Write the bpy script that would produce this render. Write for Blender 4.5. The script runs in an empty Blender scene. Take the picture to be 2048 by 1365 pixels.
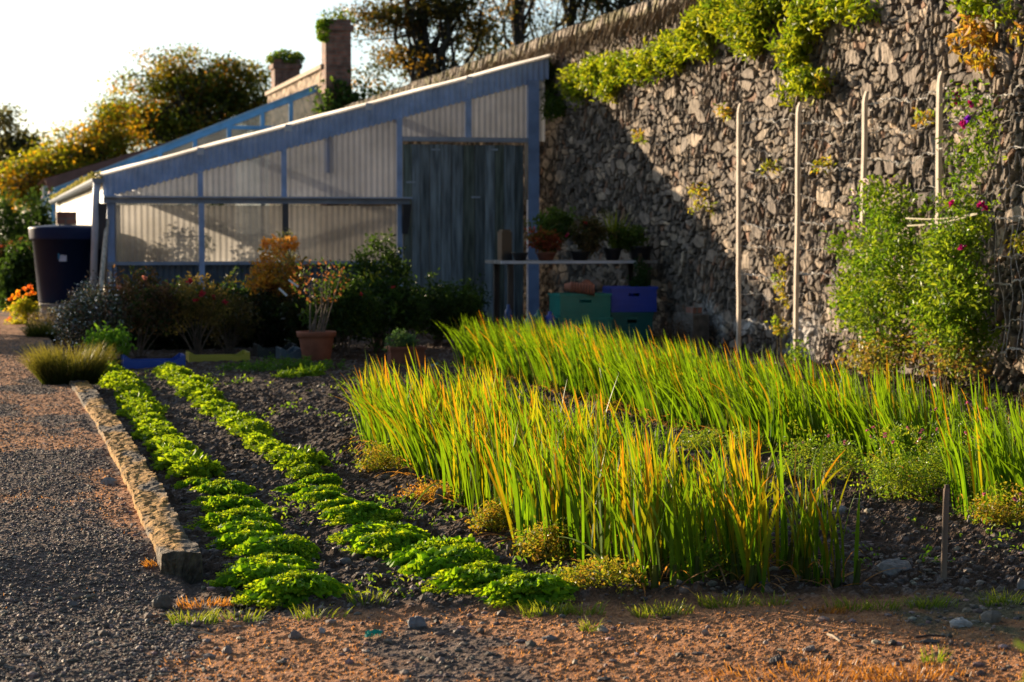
import bpy, math, random
import numpy as np
from mathutils import Vector

# ------------------------------------------------------------------ camera, sky, sun, exposure
SC = bpy.context.scene
COL = SC.collection
H = 1.2                      # camera height
F = 4000.0                   # focal length in photo pixels (2048 wide)
YAW = math.atan(1044 / F)
PITCH = math.atan((682.5 - 465) / F)
cam_d = bpy.data.cameras.new("camera")
cam = bpy.data.objects.new("camera", cam_d)
COL.objects.link(cam)
cam.location = (0, 0, H)
cam.rotation_euler = (math.pi / 2 - PITCH, 0, -YAW)
cam_d.sensor_width = 36
cam_d.lens = F / 2048 * 36
cam_d.clip_start = 0.05
cam_d.clip_end = 3000
cam_d.dof.use_dof = True
cam_d.dof.focus_distance = 8.0
cam_d.dof.aperture_fstop = 5.6
SC.camera = cam

SUN = Vector((-1.0, 1.62, 0.40)).normalized()      # towards the sun
ELEV = math.asin(SUN.z)
world = bpy.data.worlds.new("World")
SC.world = world
world.use_nodes = True
wn = world.node_tree
for n in list(wn.nodes):
    wn.nodes.remove(n)
sky = wn.nodes.new('ShaderNodeTexSky')
sky.sky_type = 'NISHITA'
sky.sun_disc = False
sky.sun_elevation = ELEV
sky.sun_rotation = math.atan2(SUN.x, SUN.y)
sky.air_density = 1.0
sky.dust_density = 0.8
sky.ozone_density = 2.5
bg = wn.nodes.new('ShaderNodeBackground')
bg.inputs['Strength'].default_value = 0.05
wo = wn.nodes.new('ShaderNodeOutputWorld')
wn.links.new(sky.outputs[0], bg.inputs[0])
# thin bright cloud veil low in the sky on the side of the sun
tcw = wn.nodes.new('ShaderNodeTexCoord')
dotn = wn.nodes.new('ShaderNodeVectorMath'); dotn.operation = 'DOT_PRODUCT'; dotn.inputs[1].default_value = SUN
wn.links.new(tcw.outputs['Generated'], dotn.inputs[0])
mrw = wn.nodes.new('ShaderNodeMapRange'); mrw.inputs[1].default_value = .34; mrw.inputs[2].default_value = .84; mrw.inputs[3].default_value = 0; mrw.inputs[4].default_value = 1
wn.links.new(dotn.outputs['Value'], mrw.inputs[0])
mpw = wn.nodes.new('ShaderNodeMapping'); mpw.inputs['Scale'].default_value = (1, 1, 4)
wn.links.new(tcw.outputs['Generated'], mpw.inputs[0])
now = wn.nodes.new('ShaderNodeTexNoise'); now.inputs['Scale'].default_value = 3.5; now.inputs['Detail'].default_value = 6
wn.links.new(mpw.outputs[0], now.inputs['Vector'])
mrn = wn.nodes.new('ShaderNodeMapRange'); mrn.inputs[1].default_value = .35; mrn.inputs[2].default_value = .65; mrn.inputs[3].default_value = .8; mrn.inputs[4].default_value = 1.25
wn.links.new(now.outputs['Fac'], mrn.inputs[0])
muw = wn.nodes.new('ShaderNodeMath'); muw.operation = 'MULTIPLY'
wn.links.new(mrw.outputs[0], muw.inputs[0]); wn.links.new(mrn.outputs[0], muw.inputs[1])
mus = wn.nodes.new('ShaderNodeMath'); mus.operation = 'MULTIPLY'; mus.inputs[1].default_value = .26
wn.links.new(muw.outputs[0], mus.inputs[0])
bg2 = wn.nodes.new('ShaderNodeBackground'); bg2.inputs[0].default_value = (.80, .92, 1.0, 1)
wn.links.new(mus.outputs[0], bg2.inputs['Strength'])
adw = wn.nodes.new('ShaderNodeAddShader')
wn.links.new(bg.outputs[0], adw.inputs[0]); wn.links.new(bg2.outputs[0], adw.inputs[1])
wn.links.new(adw.outputs[0], wo.inputs[0])

sd = bpy.data.lights.new("sun", 'SUN')
sd.energy = 5.0
sd.angle = math.radians(0.5)
sd.color = (1.0, 0.79, 0.54)
so = bpy.data.objects.new("sun", sd)
COL.objects.link(so)
so.rotation_euler = SUN.to_track_quat('Z', 'Y').to_euler()

SC.view_settings.view_transform = 'Standard'
SC.view_settings.look = 'None'
SC.view_settings.exposure = 1.35
SC.view_settings.gamma = 1
SC.cycles.use_denoising = True
SC.cycles.max_bounces = 8
SC.cycles.transparent_max_bounces = 16
SC.cycles.transmission_bounces = 6
SC.cycles.sample_clamp_indirect = 6

# ------------------------------------------------------------------ measuring helpers
FWD = Vector((math.sin(YAW) * math.cos(PITCH), math.cos(YAW) * math.cos(PITCH), -math.sin(PITCH)))
RGT = Vector((math.cos(YAW), -math.sin(YAW), 0))
UPV = RGT.cross(FWD)
EYE = Vector((0, 0, H))
def ray(px, py):
    return (FWD + RGT * ((px - 1024) / F) + UPV * ((682.5 - py) / F))
def at_y(px, py, Y):
    d = ray(px, py); return EYE + d * (Y / d.y)
def at_x(px, py, X):
    d = ray(px, py); return EYE + d * (X / d.x)
def at_g(px, py, z=0.0):
    d = ray(px, py); return EYE + d * ((z - H) / d.z)
def at_d(px, py, D):
    return EYE + ray(px, py) * D

# ------------------------------------------------------------------ numpy noise
_T = {}
def _tab(seed):
    if seed not in _T:
        _T[seed] = np.random.RandomState(seed).rand(256, 256)
    return _T[seed]
def vnoise(x, y, seed=0):
    t = _tab(seed)
    xi = np.floor(x).astype(int); yi = np.floor(y).astype(int)
    fx = x - xi; fy = y - yi
    fx = fx * fx * (3 - 2 * fx); fy = fy * fy * (3 - 2 * fy)
    a = t[xi & 255, yi & 255]; b = t[(xi + 1) & 255, yi & 255]
    c = t[xi & 255, (yi + 1) & 255]; d = t[(xi + 1) & 255, (yi + 1) & 255]
    return (a * (1 - fx) + b * fx) * (1 - fy) + (c * (1 - fx) + d * fx) * fy
def fbm(x, y, seed=0, o=4):
    s = 0; a = 0.5; n = 0
    for i in range(o):
        s = s + a * vnoise(x * 2 ** i + 17 * i, y * 2 ** i - 11 * i, seed + i); n += a; a *= 0.5
    return s / n
def cells(x, y, seed=0, jit=0.9):
    tx, ty, tr, tq, tp = (_tab(seed + k) for k in range(50, 55))
    xi = np.floor(x).astype(int); yi = np.floor(y).astype(int)
    f1 = np.full(x.shape, 9.0); f2 = np.full(x.shape, 9.0)
    dx1 = np.zeros(x.shape); dy1 = np.zeros(x.shape)
    r = np.zeros(x.shape); q = np.zeros(x.shape); p = np.zeros(x.shape)
    for i in (-1, 0, 1):
        for j in (-1, 0, 1):
            a = (xi + i) & 255; b = (yi + j) & 255
            cx = xi + i + 0.5 + (tx[a, b] - 0.5) * jit
            cy = yi + j + 0.5 + (ty[a, b] - 0.5) * jit
            dx = x - cx; dy = y - cy
            d = np.sqrt(dx * dx + dy * dy)
            m = d < f1
            f2 = np.where(m, f1, np.minimum(f2, d))
            f1 = np.where(m, d, f1)
            dx1 = np.where(m, dx, dx1); dy1 = np.where(m, dy, dy1)
            r = np.where(m, tr[a, b], r); q = np.where(m, tq[a, b], q); p = np.where(m, tp[a, b], p)
    return f1, f2, dx1, dy1, r, q, p
def sstep(a, b, x):
    t = np.clip((x - a) / (b - a), 0, 1); return t * t * (3 - 2 * t)

# ------------------------------------------------------------------ mesh accumulator
class Acc:
    def __init__(s):
        s.V = []; s.Q = []; s.T = []; s.C = []; s.n = 0
    def add(s, V, Q=None, C=(1, 1, 1), T=None):
        V = np.asarray(V, float).reshape(-1, 3)
        C = np.asarray(C, float)
        if C.ndim == 1: C = np.tile(C, (len(V), 1))
        if Q is not None and len(Q): s.Q.append(np.asarray(Q, int).reshape(-1, 4) + s.n)
        if T is not None and len(T): s.T.append(np.asarray(T, int).reshape(-1, 3) + s.n)
        s.V.append(V); s.C.append(C); s.n += len(V)
        return s
    def box(s, a, b, C=(1, 1, 1)):
        x0, y0, z0 = np.minimum(a, b); x1, y1, z1 = np.maximum(a, b)
        V = [(x0,y0,z0),(x1,y0,z0),(x1,y1,z0),(x0,y1,z0),(x0,y0,z1),(x1,y0,z1),(x1,y1,z1),(x0,y1,z1)]
        return s.add(V, [(0,3,2,1),(4,5,6,7),(0,1,5,4),(1,2,6,5),(2,3,7,6),(3,0,4,7)], C)
    def bar(s, p, q, w, d, C=(1, 1, 1), side=(0, 1, 0)):
        p = np.array(p, float); q = np.array(q, float)
        t = q - p; t /= np.linalg.norm(t)
        n = np.array(side, float); n -= t * n.dot(t); n /= np.linalg.norm(n)
        m = np.cross(t, n)
        V = [e + a * m * w / 2 + b * n * d / 2 for e in (p, q) for a, b in ((-1,-1),(1,-1),(1,1),(-1,1))]
        return s.add(V, [(0,3,2,1),(4,5,6,7),(0,1,5,4),(1,2,6,5),(2,3,7,6),(3,0,4,7)], C)
    def tube(s, P, R, C=(1, 1, 1), n=6, jit=0):
        P = np.array(P, float); k = len(P)
        R = np.broadcast_to(np.array(R, float), (k,))
        T = np.gradient(P, axis=0); T /= np.linalg.norm(T, axis=1)[:, None] + 1e-9
        ref = np.array((0.31, 0.2, 0.93)) if abs(T[0][2]) < 0.9 else np.array((1.0, 0.1, 0))
        A = np.cross(T, ref); A /= np.linalg.norm(A, axis=1)[:, None] + 1e-9
        B = np.cross(T, A)
        th = np.arange(n) * 2 * math.pi / n
        V = P[:, None] + R[:, None, None] * (np.cos(th)[None, :, None] * A[:, None] + np.sin(th)[None, :, None] * B[:, None])
        if jit: V += (np.random.rand(*V.shape) - .5) * jit
        i = np.arange(k - 1)[:, None] * n; j = np.arange(n)[None]; j2 = (j + 1) % n
        Q = np.stack([i + j, i + j2, i + n + j2, i + n + j], -1).reshape(-1, 4)
        V = V.reshape(-1, 3)
        V2 = np.vstack([V, P[0], P[-1]]); c0 = k * n; c1 = c0 + 1
        Tt = [(c0, (a + 1) % n, a) for a in range(n)] + [(c1, (k-1)*n + a, (k-1)*n + (a+1) % n) for a in range(n)]
        return s.add(V2, Q, C, Tt)
    def lathe(s, prof, o=(0, 0, 0), n=24, C=(1, 1, 1)):
        pr = np.array(prof, float); k = len(pr)
        th = np.arange(n) * 2 * math.pi / n
        V = np.stack([pr[:, 0][:, None] * np.cos(th), pr[:, 0][:, None] * np.sin(th), np.repeat(pr[:, 1][:, None], n, 1)], -1) + np.array(o)
        i = np.arange(k - 1)[:, None] * n; j = np.arange(n)[None]; j2 = (j + 1) % n
        Q = np.stack([i + j, i + j2, i + n + j2, i + n + j], -1).reshape(-1, 4)
        return s.add(V.reshape(-1, 3), Q, C)
    def grid(s, V, C=(1, 1, 1)):
        a, b = V.shape[:2]
        i = np.arange(a - 1)[:, None] * b; j = np.arange(b - 1)[None]
        Q = np.stack([i + j, i + b + j, i + b + j + 1, i + j + 1], -1).reshape(-1, 4)
        C = np.asarray(C, float)
        return s.add(V.reshape(-1, 3), Q, C.reshape(-1, 3) if C.ndim == 3 else C)
    def mesh(s, name, mat, smooth=False):
        me = bpy.data.meshes.new(name)
        V = np.vstack(s.V); Cc = np.vstack(s.C)
        Q = np.vstack(s.Q) if s.Q else np.zeros((0, 4), int)
        T = np.vstack(s.T) if s.T else np.zeros((0, 3), int)
        me.vertices.add(len(V)); me.vertices.foreach_set('co', V.astype(np.float32).ravel())
        nl = Q.size + T.size
        me.loops.add(nl); me.loops.foreach_set('vertex_index', np.concatenate([Q.ravel(), T.ravel()]).astype(np.int32))
        me.polygons.add(len(Q) + len(T))
        st = np.concatenate([np.arange(len(Q)) * 4, Q.size + np.arange(len(T)) * 3]).astype(np.int32)
        me.polygons.foreach_set('loop_start', st)
        me.polygons.foreach_set('use_smooth', np.full(len(Q) + len(T), bool(smooth)))
        me.update(calc_edges=True)
        at = me.color_attributes.new('Col', 'FLOAT_COLOR', 'POINT')
        at.data.foreach_set('color', np.hstack([np.clip(Cc, 0, 1), np.ones((len(Cc), 1))]).astype(np.float32).ravel())
        me.materials.append(mat)
        me.validate()
        return me
    def obj(s, name, mat, parent=None, smooth=False):
        o = bpy.data.objects.new(name, s.mesh(name, mat, smooth)); COL.objects.link(o)
        if parent is not None: o.parent = parent
        return o

def tag(o, label, cat, group=None):
    o['label'] = label; o['category'] = cat
    if group: o['group'] = group
    return o
def struct(o):
    o['kind'] = 'structure'; return o
def stuff(o, label, cat):
    o['kind'] = 'stuff'; o['label'] = label; o['category'] = cat; return o
def thing(name, label, cat, loc=(0, 0, 0), rz=0, group=None):
    o = bpy.data.objects.new(name, None); COL.objects.link(o)
    o.location = loc; o.rotation_euler = (0, 0, rz); o.empty_display_size = 0.1
    return tag(o, label, cat, group)
def copy_tree(o, parent=None):
    c = o.copy(); COL.objects.link(c); c.parent = parent
    for ch in o.children: copy_tree(ch, c)
    return c

# ------------------------------------------------------------------ materials
def mat_base(name):
    m = bpy.data.materials.new(name); m.use_nodes = True
    nt = m.node_tree; nt.nodes.clear()
    out = nt.nodes.new('ShaderNodeOutputMaterial')
    return m, nt, out
def N(nt, t, **kw):
    n = nt.nodes.new(t)
    for k, v in kw.items(): setattr(n, k, v)
    return n
def mult_noise(nt, colsock, scale, lo, hi, detail=4, obj=True, stretch=None):
    tc = N(nt, 'ShaderNodeTexCoord')
    no = N(nt, 'ShaderNodeTexNoise'); no.inputs['Scale'].default_value = scale; no.inputs['Detail'].default_value = detail
    if stretch:
        mp = N(nt, 'ShaderNodeMapping'); mp.inputs['Scale'].default_value = stretch
        nt.links.new(tc.outputs['Object'], mp.inputs[0]); nt.links.new(mp.outputs[0], no.inputs['Vector'])
    else:
        nt.links.new(tc.outputs['Object'], no.inputs['Vector'])
    mr = N(nt, 'ShaderNodeMapRange'); mr.inputs[1].default_value = 0.3; mr.inputs[2].default_value = 0.7
    mr.inputs[3].default_value = lo; mr.inputs[4].default_value = hi
    nt.links.new(no.outputs['Fac'], mr.inputs[0])
    vm = N(nt, 'ShaderNodeVectorMath', operation='SCALE')
    nt.links.new(colsock, vm.inputs[0]); nt.links.new(mr.outputs[0], vm.inputs['Scale'])
    return vm.outputs[0], no.outputs['Fac']
def solid(name, rough=0.8, noise=(30, 0.7, 1.25), bump=0.0, bscale=None, metallic=0, spec=0.3, stretch=None, coat=0):
    m, nt, out = mat_base(name)
    at = N(nt, 'ShaderNodeAttribute', attribute_name='Col')
    b = N(nt, 'ShaderNodeBsdfPrincipled')
    c, fac = mult_noise(nt, at.outputs['Color'], *noise, stretch=stretch)
    nt.links.new(c, b.inputs['Base Color'])
    b.inputs['Roughness'].default_value = rough; b.inputs['Metallic'].default_value = metallic
    b.inputs['Specular IOR Level'].default_value = spec
    b.inputs['Coat Weight'].default_value = coat
    if bump:
        bp = N(nt, 'ShaderNodeBump'); bp.inputs['Strength'].default_value = bump; bp.inputs['Distance'].default_value = 0.01
        if bscale:
            _, f2 = mult_noise(nt, at.outputs['Color'], bscale, 1, 1, 8)
            nt.links.new(f2, bp.inputs['Height'])
        else: nt.links.new(fac, bp.inputs['Height'])
        nt.links.new(bp.outputs[0], b.inputs['Normal'])
    nt.links.new(b.outputs[0], out.inputs[0])
    return m
def leafmat(name, trans=0.5, tgain=(1.5, 1.35, 0.7), gloss=0.08, rough=0.35, noise=(25, 0.75, 1.2)):
    m, nt, out = mat_base(name)
    at = N(nt, 'ShaderNodeAttribute', attribute_name='Col')
    c, fac = mult_noise(nt, at.outputs['Color'], *noise)
    df = N(nt, 'ShaderNodeBsdfDiffuse'); nt.links.new(c, df.inputs[0])
    tm = N(nt, 'ShaderNodeVectorMath', operation='MULTIPLY'); tm.inputs[1].default_value = tgain
    nt.links.new(c, tm.inputs[0])
    tr = N(nt, 'ShaderNodeBsdfTranslucent'); nt.links.new(tm.outputs[0], tr.inputs[0])
    mx = N(nt, 'ShaderNodeMixShader'); mx.inputs[0].default_value = trans
    nt.links.new(df.outputs[0], mx.inputs[1]); nt.links.new(tr.outputs[0], mx.inputs[2])
    gl = N(nt, 'ShaderNodeBsdfGlossy'); gl.inputs['Roughness'].default_value = rough
    m2 = N(nt, 'ShaderNodeMixShader')
    lw = N(nt, 'ShaderNodeLayerWeight'); lw.inputs[0].default_value = 0.25
    ml = N(nt, 'ShaderNodeMath', operation='MULTIPLY'); ml.inputs[1].default_value = gloss * 2
    ad = N(nt, 'ShaderNodeMath', operation='ADD'); ad.inputs[1].default_value = gloss * 0.4
    nt.links.new(lw.outputs['Fresnel'], ml.inputs[0]); nt.links.new(ml.outputs[0], ad.inputs[0])
    nt.links.new(ad.outputs[0], m2.inputs[0]); nt.links.new(mx.outputs[0], m2.inputs[1]); nt.links.new(gl.outputs[0], m2.inputs[2])
    nt.links.new(m2.outputs[0], out.inputs[0])
    return m
def polymat(name, col, tcol, trans, clear, rough=0.4):
    m, nt, out = mat_base(name)
    tc = N(nt, 'ShaderNodeTexCoord')
    no = N(nt, 'ShaderNodeTexNoise'); no.inputs['Scale'].default_value = 1.3; no.inputs['Detail'].default_value = 5
    nt.links.new(tc.outputs['Object'], no.inputs['Vector'])
    mr = N(nt, 'ShaderNodeMapRange'); mr.inputs[1].default_value = .3; mr.inputs[2].default_value = .7; mr.inputs[3].default_value = .55; mr.inputs[4].default_value = 1.0
    nt.links.new(no.outputs['Fac'], mr.inputs[0])
    def sc(c):
        v = N(nt, 'ShaderNodeVectorMath', operation='SCALE'); v.inputs[0].default_value = c
        nt.links.new(mr.outputs[0], v.inputs['Scale']); return v.outputs[0]
    df = N(nt, 'ShaderNodeBsdfDiffuse'); nt.links.new(sc(col), df.inputs[0])
    tr = N(nt, 'ShaderNodeBsdfTranslucent'); nt.links.new(sc(tcol), tr.inputs[0])
    tp = N(nt, 'ShaderNodeBsdfTransparent'); tp.inputs[0].default_value = (.92, .94, .95, 1)
    gl = N(nt, 'ShaderNodeBsdfGlossy'); gl.inputs['Roughness'].default_value = rough
    a = N(nt, 'ShaderNodeMixShader'); a.inputs[0].default_value = trans
    nt.links.new(df.outputs[0], a.inputs[1]); nt.links.new(tr.outputs[0], a.inputs[2])
    b = N(nt, 'ShaderNodeMixShader'); b.inputs[0].default_value = clear
    nt.links.new(a.outputs[0], b.inputs[1]); nt.links.new(tp.outputs[0], b.inputs[2])
    lw = N(nt, 'ShaderNodeLayerWeight'); lw.inputs[0].default_value = 0.2
    ml = N(nt, 'ShaderNodeMath', operation='MULTIPLY'); ml.inputs[1].default_value = 0.5
    nt.links.new(lw.outputs['Fresnel'], ml.inputs[0])
    c = N(nt, 'ShaderNodeMixShader')
    nt.links.new(ml.outputs[0], c.inputs[0]); nt.links.new(b.outputs[0], c.inputs[1]); nt.links.new(gl.outputs[0], c.inputs[2])
    nt.links.new(c.outputs[0], out.inputs[0])
    return m
def brickmat(name, c1, c2, mortar, scale=1.0):
    m, nt, out = mat_base(name)
    tc = N(nt, 'ShaderNodeTexCoord'); sp = N(nt, 'ShaderNodeSeparateXYZ'); cb = N(nt, 'ShaderNodeCombineXYZ')
    ad = N(nt, 'ShaderNodeMath', operation='ADD')
    nt.links.new(tc.outputs['Object'], sp.inputs[0]); nt.links.new(sp.outputs[0], ad.inputs[0]); nt.links.new(sp.outputs[1], ad.inputs[1])
    nt.links.new(ad.outputs[0], cb.inputs[0]); nt.links.new(sp.outputs[2], cb.inputs[1])
    br = N(nt, 'ShaderNodeTexBrick')
    br.inputs['Color1'].default_value = (*c1, 1); br.inputs['Color2'].default_value = (*c2, 1); br.inputs['Mortar'].default_value = (*mortar, 1)
    br.inputs['Scale'].default_value = scale; br.inputs['Brick Width'].default_value = 0.23; br.inputs['Row Height'].default_value = 0.078
    br.inputs['Mortar Size'].default_value = 0.01
    nt.links.new(cb.outputs[0], br.inputs['Vector'])
    c, fac = mult_noise(nt, br.outputs['Color'], 6, 0.5, 1.5, 6)
    b = N(nt, 'ShaderNodeBsdfPrincipled'); b.inputs['Roughness'].default_value = .9
    nt.links.new(c, b.inputs['Base Color'])
    bp = N(nt, 'ShaderNodeBump'); bp.inputs['Strength'].default_value = .6; bp.inputs['Distance'].default_value = .01
    nt.links.new(br.outputs['Fac'], bp.inputs['Height']); bp.invert = True
    nt.links.new(bp.outputs[0], b.inputs['Normal'])
    nt.links.new(b.outputs[0], out.inputs[0])
    return m

M_ground = solid('ground_mat', .95, (90, .6, 1.45), .8, 140, spec=.15)
M_stone = solid('stone_mat', .85, (14, .62, 1.4), .9, 40, spec=.25)
M_pebble = solid('pebble_mat', .7, (60, .7, 1.3), .3, spec=.4)
M_kerb = solid('kerb_mat', .9, (40, .55, 1.5), .8, 90, spec=.2)
M_leaf = leafmat('leaf_mat', .5, gloss=.02, rough=.45)
M_onion = leafmat('onion_leaf_mat', .6, (1.42, 1.3, .5), .015, .5, (30, .8, 1.15))
M_lettuce = leafmat('lettuce_mat', .5, (1.7, 1.4, .5), .02, .45, (40, .8, 1.15))
M_gloss = leafmat('glossy_leaf_mat', .25, (1.4, 1.3, .6), .22, .16)
M_treeleaf = leafmat('tree_leaf_mat', .6, (2.2, 1.7, .6), .03)
M_petal = leafmat('petal_mat', .5, (1.3, 1, 1), .03)
M_bark = solid('bark_mat', .95, (8, .6, 1.4), .6, 30)
M_wood = solid('wood_mat', .85, (6, .6, 1.35), .3, stretch=(6, 6, .6))
M_planks = solid('plank_mat', .8, (3, .45, 1.6), .3, stretch=(7, 7, .7))
M_paint = solid('paint_mat', .5, (5, .8, 1.15), spec=.4)
M_plastic = solid('plastic_mat', .35, (8, .9, 1.08), spec=.5)
M_matte = solid('matte_mat', .85, (8, .8, 1.2), .2)
M_clay = solid('clay_mat', .85, (9, .75, 1.2), .2)
M_metal = solid('wire_mat', .45, (20, .8, 1.2), spec=.6)
M_poly = polymat('corrugated_sheet_mat', (.50, .62, .90), (.86, .90, 1.0), .72, .18)
M_polyroof = polymat('roof_sheet_mat', (.70, .70, .70), (.55, .53, .50), .45, .06)
M_cap = polymat('clear_edge_mat', (.8, .8, .8), (.95, .90, .85), .75, .05)
M_tank = solid('tank_mat', .5, (8, .9, 1.08), spec=.15)
M_win = polymat('window_sheet_mat', (.56, .57, .60), (.86, .81, .76), .68, .18)
M_side = polymat('side_sheet_mat', (.42, .39, .34), (.8, .75, .68), .5, .38)
M_glass = polymat('glass_mat', (.5, .55, .55), (.5, .55, .55), .5, .55, .08)
M_brick = brickmat('brick_mat', (.24, .10, .07), (.16, .08, .06), (.14, .12, .10))
M_redroof = solid('redroof_mat', .85, (3, .6, 1.4), .3)

rng = np.random.RandomState(7)
random.seed(7)

# ------------------------------------------------------------------ ground
WALLX = 7.4
def BED(x): return 6.30 - .10 * x              # near edge of the bed
def kx(y): return 0.60 + 0.015 * np.sin(y * 0.7)
NU, NV = 900, 900
yy = 4.3 * (29.0 / 4.3) ** (np.linspace(0, 1, NV))
uu = np.concatenate([np.linspace(-1.0, -.17, 50), np.linspace(-0.16, 0.66, 740), np.linspace(.67, 1.75, 110)])
Yg = np.repeat(yy[:, None], NU, 1)
Xg = np.clip(uu[None] * yy[:, None], -6, 7.9)
def ground_height(X, Y):
    bedw = sstep(0.62, 0.74, X) * sstep(-0.1, 0.1, Y - BED(X) + 0.12 * (fbm(X * 2.1, Y, 9) - .5))
    clod = (fbm(X * 9, Y * 9, 21, 4) - .5) * 0.045 + (fbm(X * 2, Y * 2, 31, 3) - .5) * 0.05
    f1, f2, dx, dy, r, q, p = cells(X * 22, Y * 22, 3)
    lump = np.clip(.55 - f1, 0, 1) * (r > .35) * (.012 + .028 * q * q)
    f1b, _, _, _, r2, q2, p2 = cells(X * 48 + 7, Y * 48, 13)
    lump2 = np.clip(.55 - f1b, 0, 1) * (r2 > .3) * .014
    hb = clod + lump + lump2 + .012
    fine = (fbm(X * 30, Y * 30, 41, 3) - .5) * .010 + (fbm(X * 3, Y * 3, 43, 3) - .5) * .022
    hp = fine + np.clip(.5 - f1b, 0, 1) * (r2 > .45) * .010 - .005
    hp = hp + .09 * sstep(6.45, 7.3, Y) * sstep(.66, .60, X)
    h = hb * bedw + hp * (1 - bedw)
    return h, bedw, (f1, r, q, p), (f1b, r2, q2)
Hh, bedw, c1_, c2_ = ground_height(Xg, Yg)
def mix(a, b, t): return a + (b - a) * t[..., None]
def C3(c, like): return np.broadcast_to(np.array(c, float), like.shape + (3,))
# soil colour
soil = mix(C3((.036, .022, .014), Xg), C3((.090, .054, .034), Xg), fbm(Xg * 5, Yg * 5, 61))
st = (c1_[0] < .42) & (c1_[1] > .80)
soil = np.where(st[..., None], mix(C3((.07, .055, .05), Xg), C3((.17, .135, .115), Xg), c1_[2]), soil)
st2 = (c2_[0] < .4) & (c2_[1] > .86)
soil = np.where(st2[..., None], mix(C3((.07, .055, .05), Xg), C3((.20, .16, .135), Xg), c2_[2]), soil)
# path colour: dark gravel with patches of dry orange moss
grav = mix(C3((.065, .044, .034), Xg), C3((.21, .145, .11), Xg), fbm(Xg * 40, Yg * 40, 71, 2))
moss = mix(C3((.24, .10, .045), Xg), C3((.46, .23, .11), Xg), fbm(Xg * 30, Yg * 30, 75, 3))
def moss_amount(X, Y):
    n = fbm(X * 1.6, Y * 1.1, 81, 4) + .25 * (fbm(X * 14, Y * 9, 85, 3) - .5)
    ax = sstep(.25, .9, X) * sstep(.30, -.05, Y - BED(X))          # front strip is mostly moss
    ax = ax * (1 - .40 * sstep(2.0, 2.6, X) * sstep(5.2, 5.5, Y)) + .25 * sstep(.45, .8, X) * sstep(.2, -.1, Y - BED(X))
    far = sstep(9.5, 12.5, Y) * sstep(.65, .2, X) * .5
    near_kerb = np.exp(-((X - .50) / .09) ** 2) * .35 * (Y > 6.2)
    return sstep(.46, .58, n * .95 - .12 + ax * .28 + far * .5 + near_kerb * .6)
mo = moss_amount(Xg, Yg)
green_dirt = mix(C3((.10, .075, .045), Xg), C3((.13, .12, .05), Xg), fbm(Xg * 5, Yg * 5, 88))
track = mix(grav, green_dirt, sstep(1.5, 2.4, Xg) * .8)
track = mix(track, moss, mo)
gcol = mix(track, soil, bedw)
gcol = gcol * (0.75 + .5 * fbm(Xg * 60, Yg * 60, 91, 2))[..., None]
Vg = np.stack([Xg, Yg, Hh], -1)
idx = np.arange(NV * NU).reshape(NV, NU)
Qall = np.stack([idx[:-1, :-1], idx[:-1, 1:], idx[1:, 1:], idx[1:, :-1]], -1)
cx = Xg[:-1, :-1]; cy = Yg[:-1, :-1]
m_bed = (bedw[:-1, :-1] > .5)
m_path = (~m_bed) & (cx < .62) & (cy > 6.1)
m_track = ~(m_bed | m_path)
for nm, m in (('soil', m_bed), ('gravel_path', m_path), ('track', m_track)):
    Qs = Qall[m].reshape(-1, 4)
    used, inv = np.unique(Qs, return_inverse=True)
    a = Acc(); a.add(Vg.reshape(-1, 3)[used], inv.reshape(-1, 4), gcol.reshape(-1, 3)[used])
    struct(a.obj(nm, M_ground, smooth=False))
gy_l = np.concatenate([-np.geomspace(400, 1, 30), np.linspace(0, 60, 61), np.geomspace(62, 1500, 30)])
gx_l = np.concatenate([-np.geomspace(700, 2, 30), np.linspace(-1, 30, 32), np.geomspace(32, 700, 30)])
GX, GY = np.meshgrid(gx_l, gy_l)
gc = mix(C3((.09, .075, .06), GX), C3((.05, .065, .03), GX), sstep(26, 34, GY) * .8 + .2 * fbm(GX * .3, GY * .3, 4))
a = Acc(); a.grid(np.stack([GX, GY, np.full(GX.shape, -.06)], -1).transpose(1, 0, 2), gc.transpose(1, 0, 2))
struct(a.obj('ground', M_ground))

def gh(x, y):
    return float(ground_height(np.array([[x]]), np.array([[y]]))[0][0, 0])

# pebbles as one mass
ico = np.array([(0,0,1),(.89,0,.45),(.28,.85,.45),(-.72,.53,.45),(-.72,-.53,.45),(.28,-.85,.45),
                (.72,.53,-.45),(-.28,.85,-.45),(-.89,0,-.45),(-.28,-.85,-.45),(.72,-.53,-.45),(0,0,-1)])
icoF = np.array([(0,1,2),(0,2,3),(0,3,4),(0,4,5),(0,5,1),(1,6,2),(2,7,3),(3,8,4),(4,9,5),(5,10,1),
                 (6,7,2),(7,8,3),(8,9,4),(9,10,5),(10,6,1),(11,7,6),(11,8,7),(11,9,8),(11,10,9),(11,6,10)])
def pebbles(X, Y, S, cols, acc, sink=.25):
    n = len(X)
    Z = ground_height(X[:, None], Y[:, None])[0][:, 0]
    th = rng.rand(n) * 6.28
    sx = S * (.7 + .6 * rng.rand(n)); sy = S * (.5 + .5 * rng.rand(n)); sz = S * (.3 + .4 * rng.rand(n))
    V = ico[None] * (1 + .35 * (rng.rand(n, 12, 1) - .5))
    V = V * np.stack([sx, sy, sz], -1)[:, None]
    c, s = np.cos(th)[:, None], np.sin(th)[:, None]
    W = np.stack([V[..., 0] * c - V[..., 1] * s + X[:, None], V[..., 0] * s + V[..., 1] * c + Y[:, None], V[..., 2] + (Z + sz * sink)[:, None]], -1)
    T = icoF[None] + (np.arange(n) * 12)[:, None, None]
    acc.add(W.reshape(-1, 3), None, np.repeat(cols, 12, 0), T.reshape(-1, 3))
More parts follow.
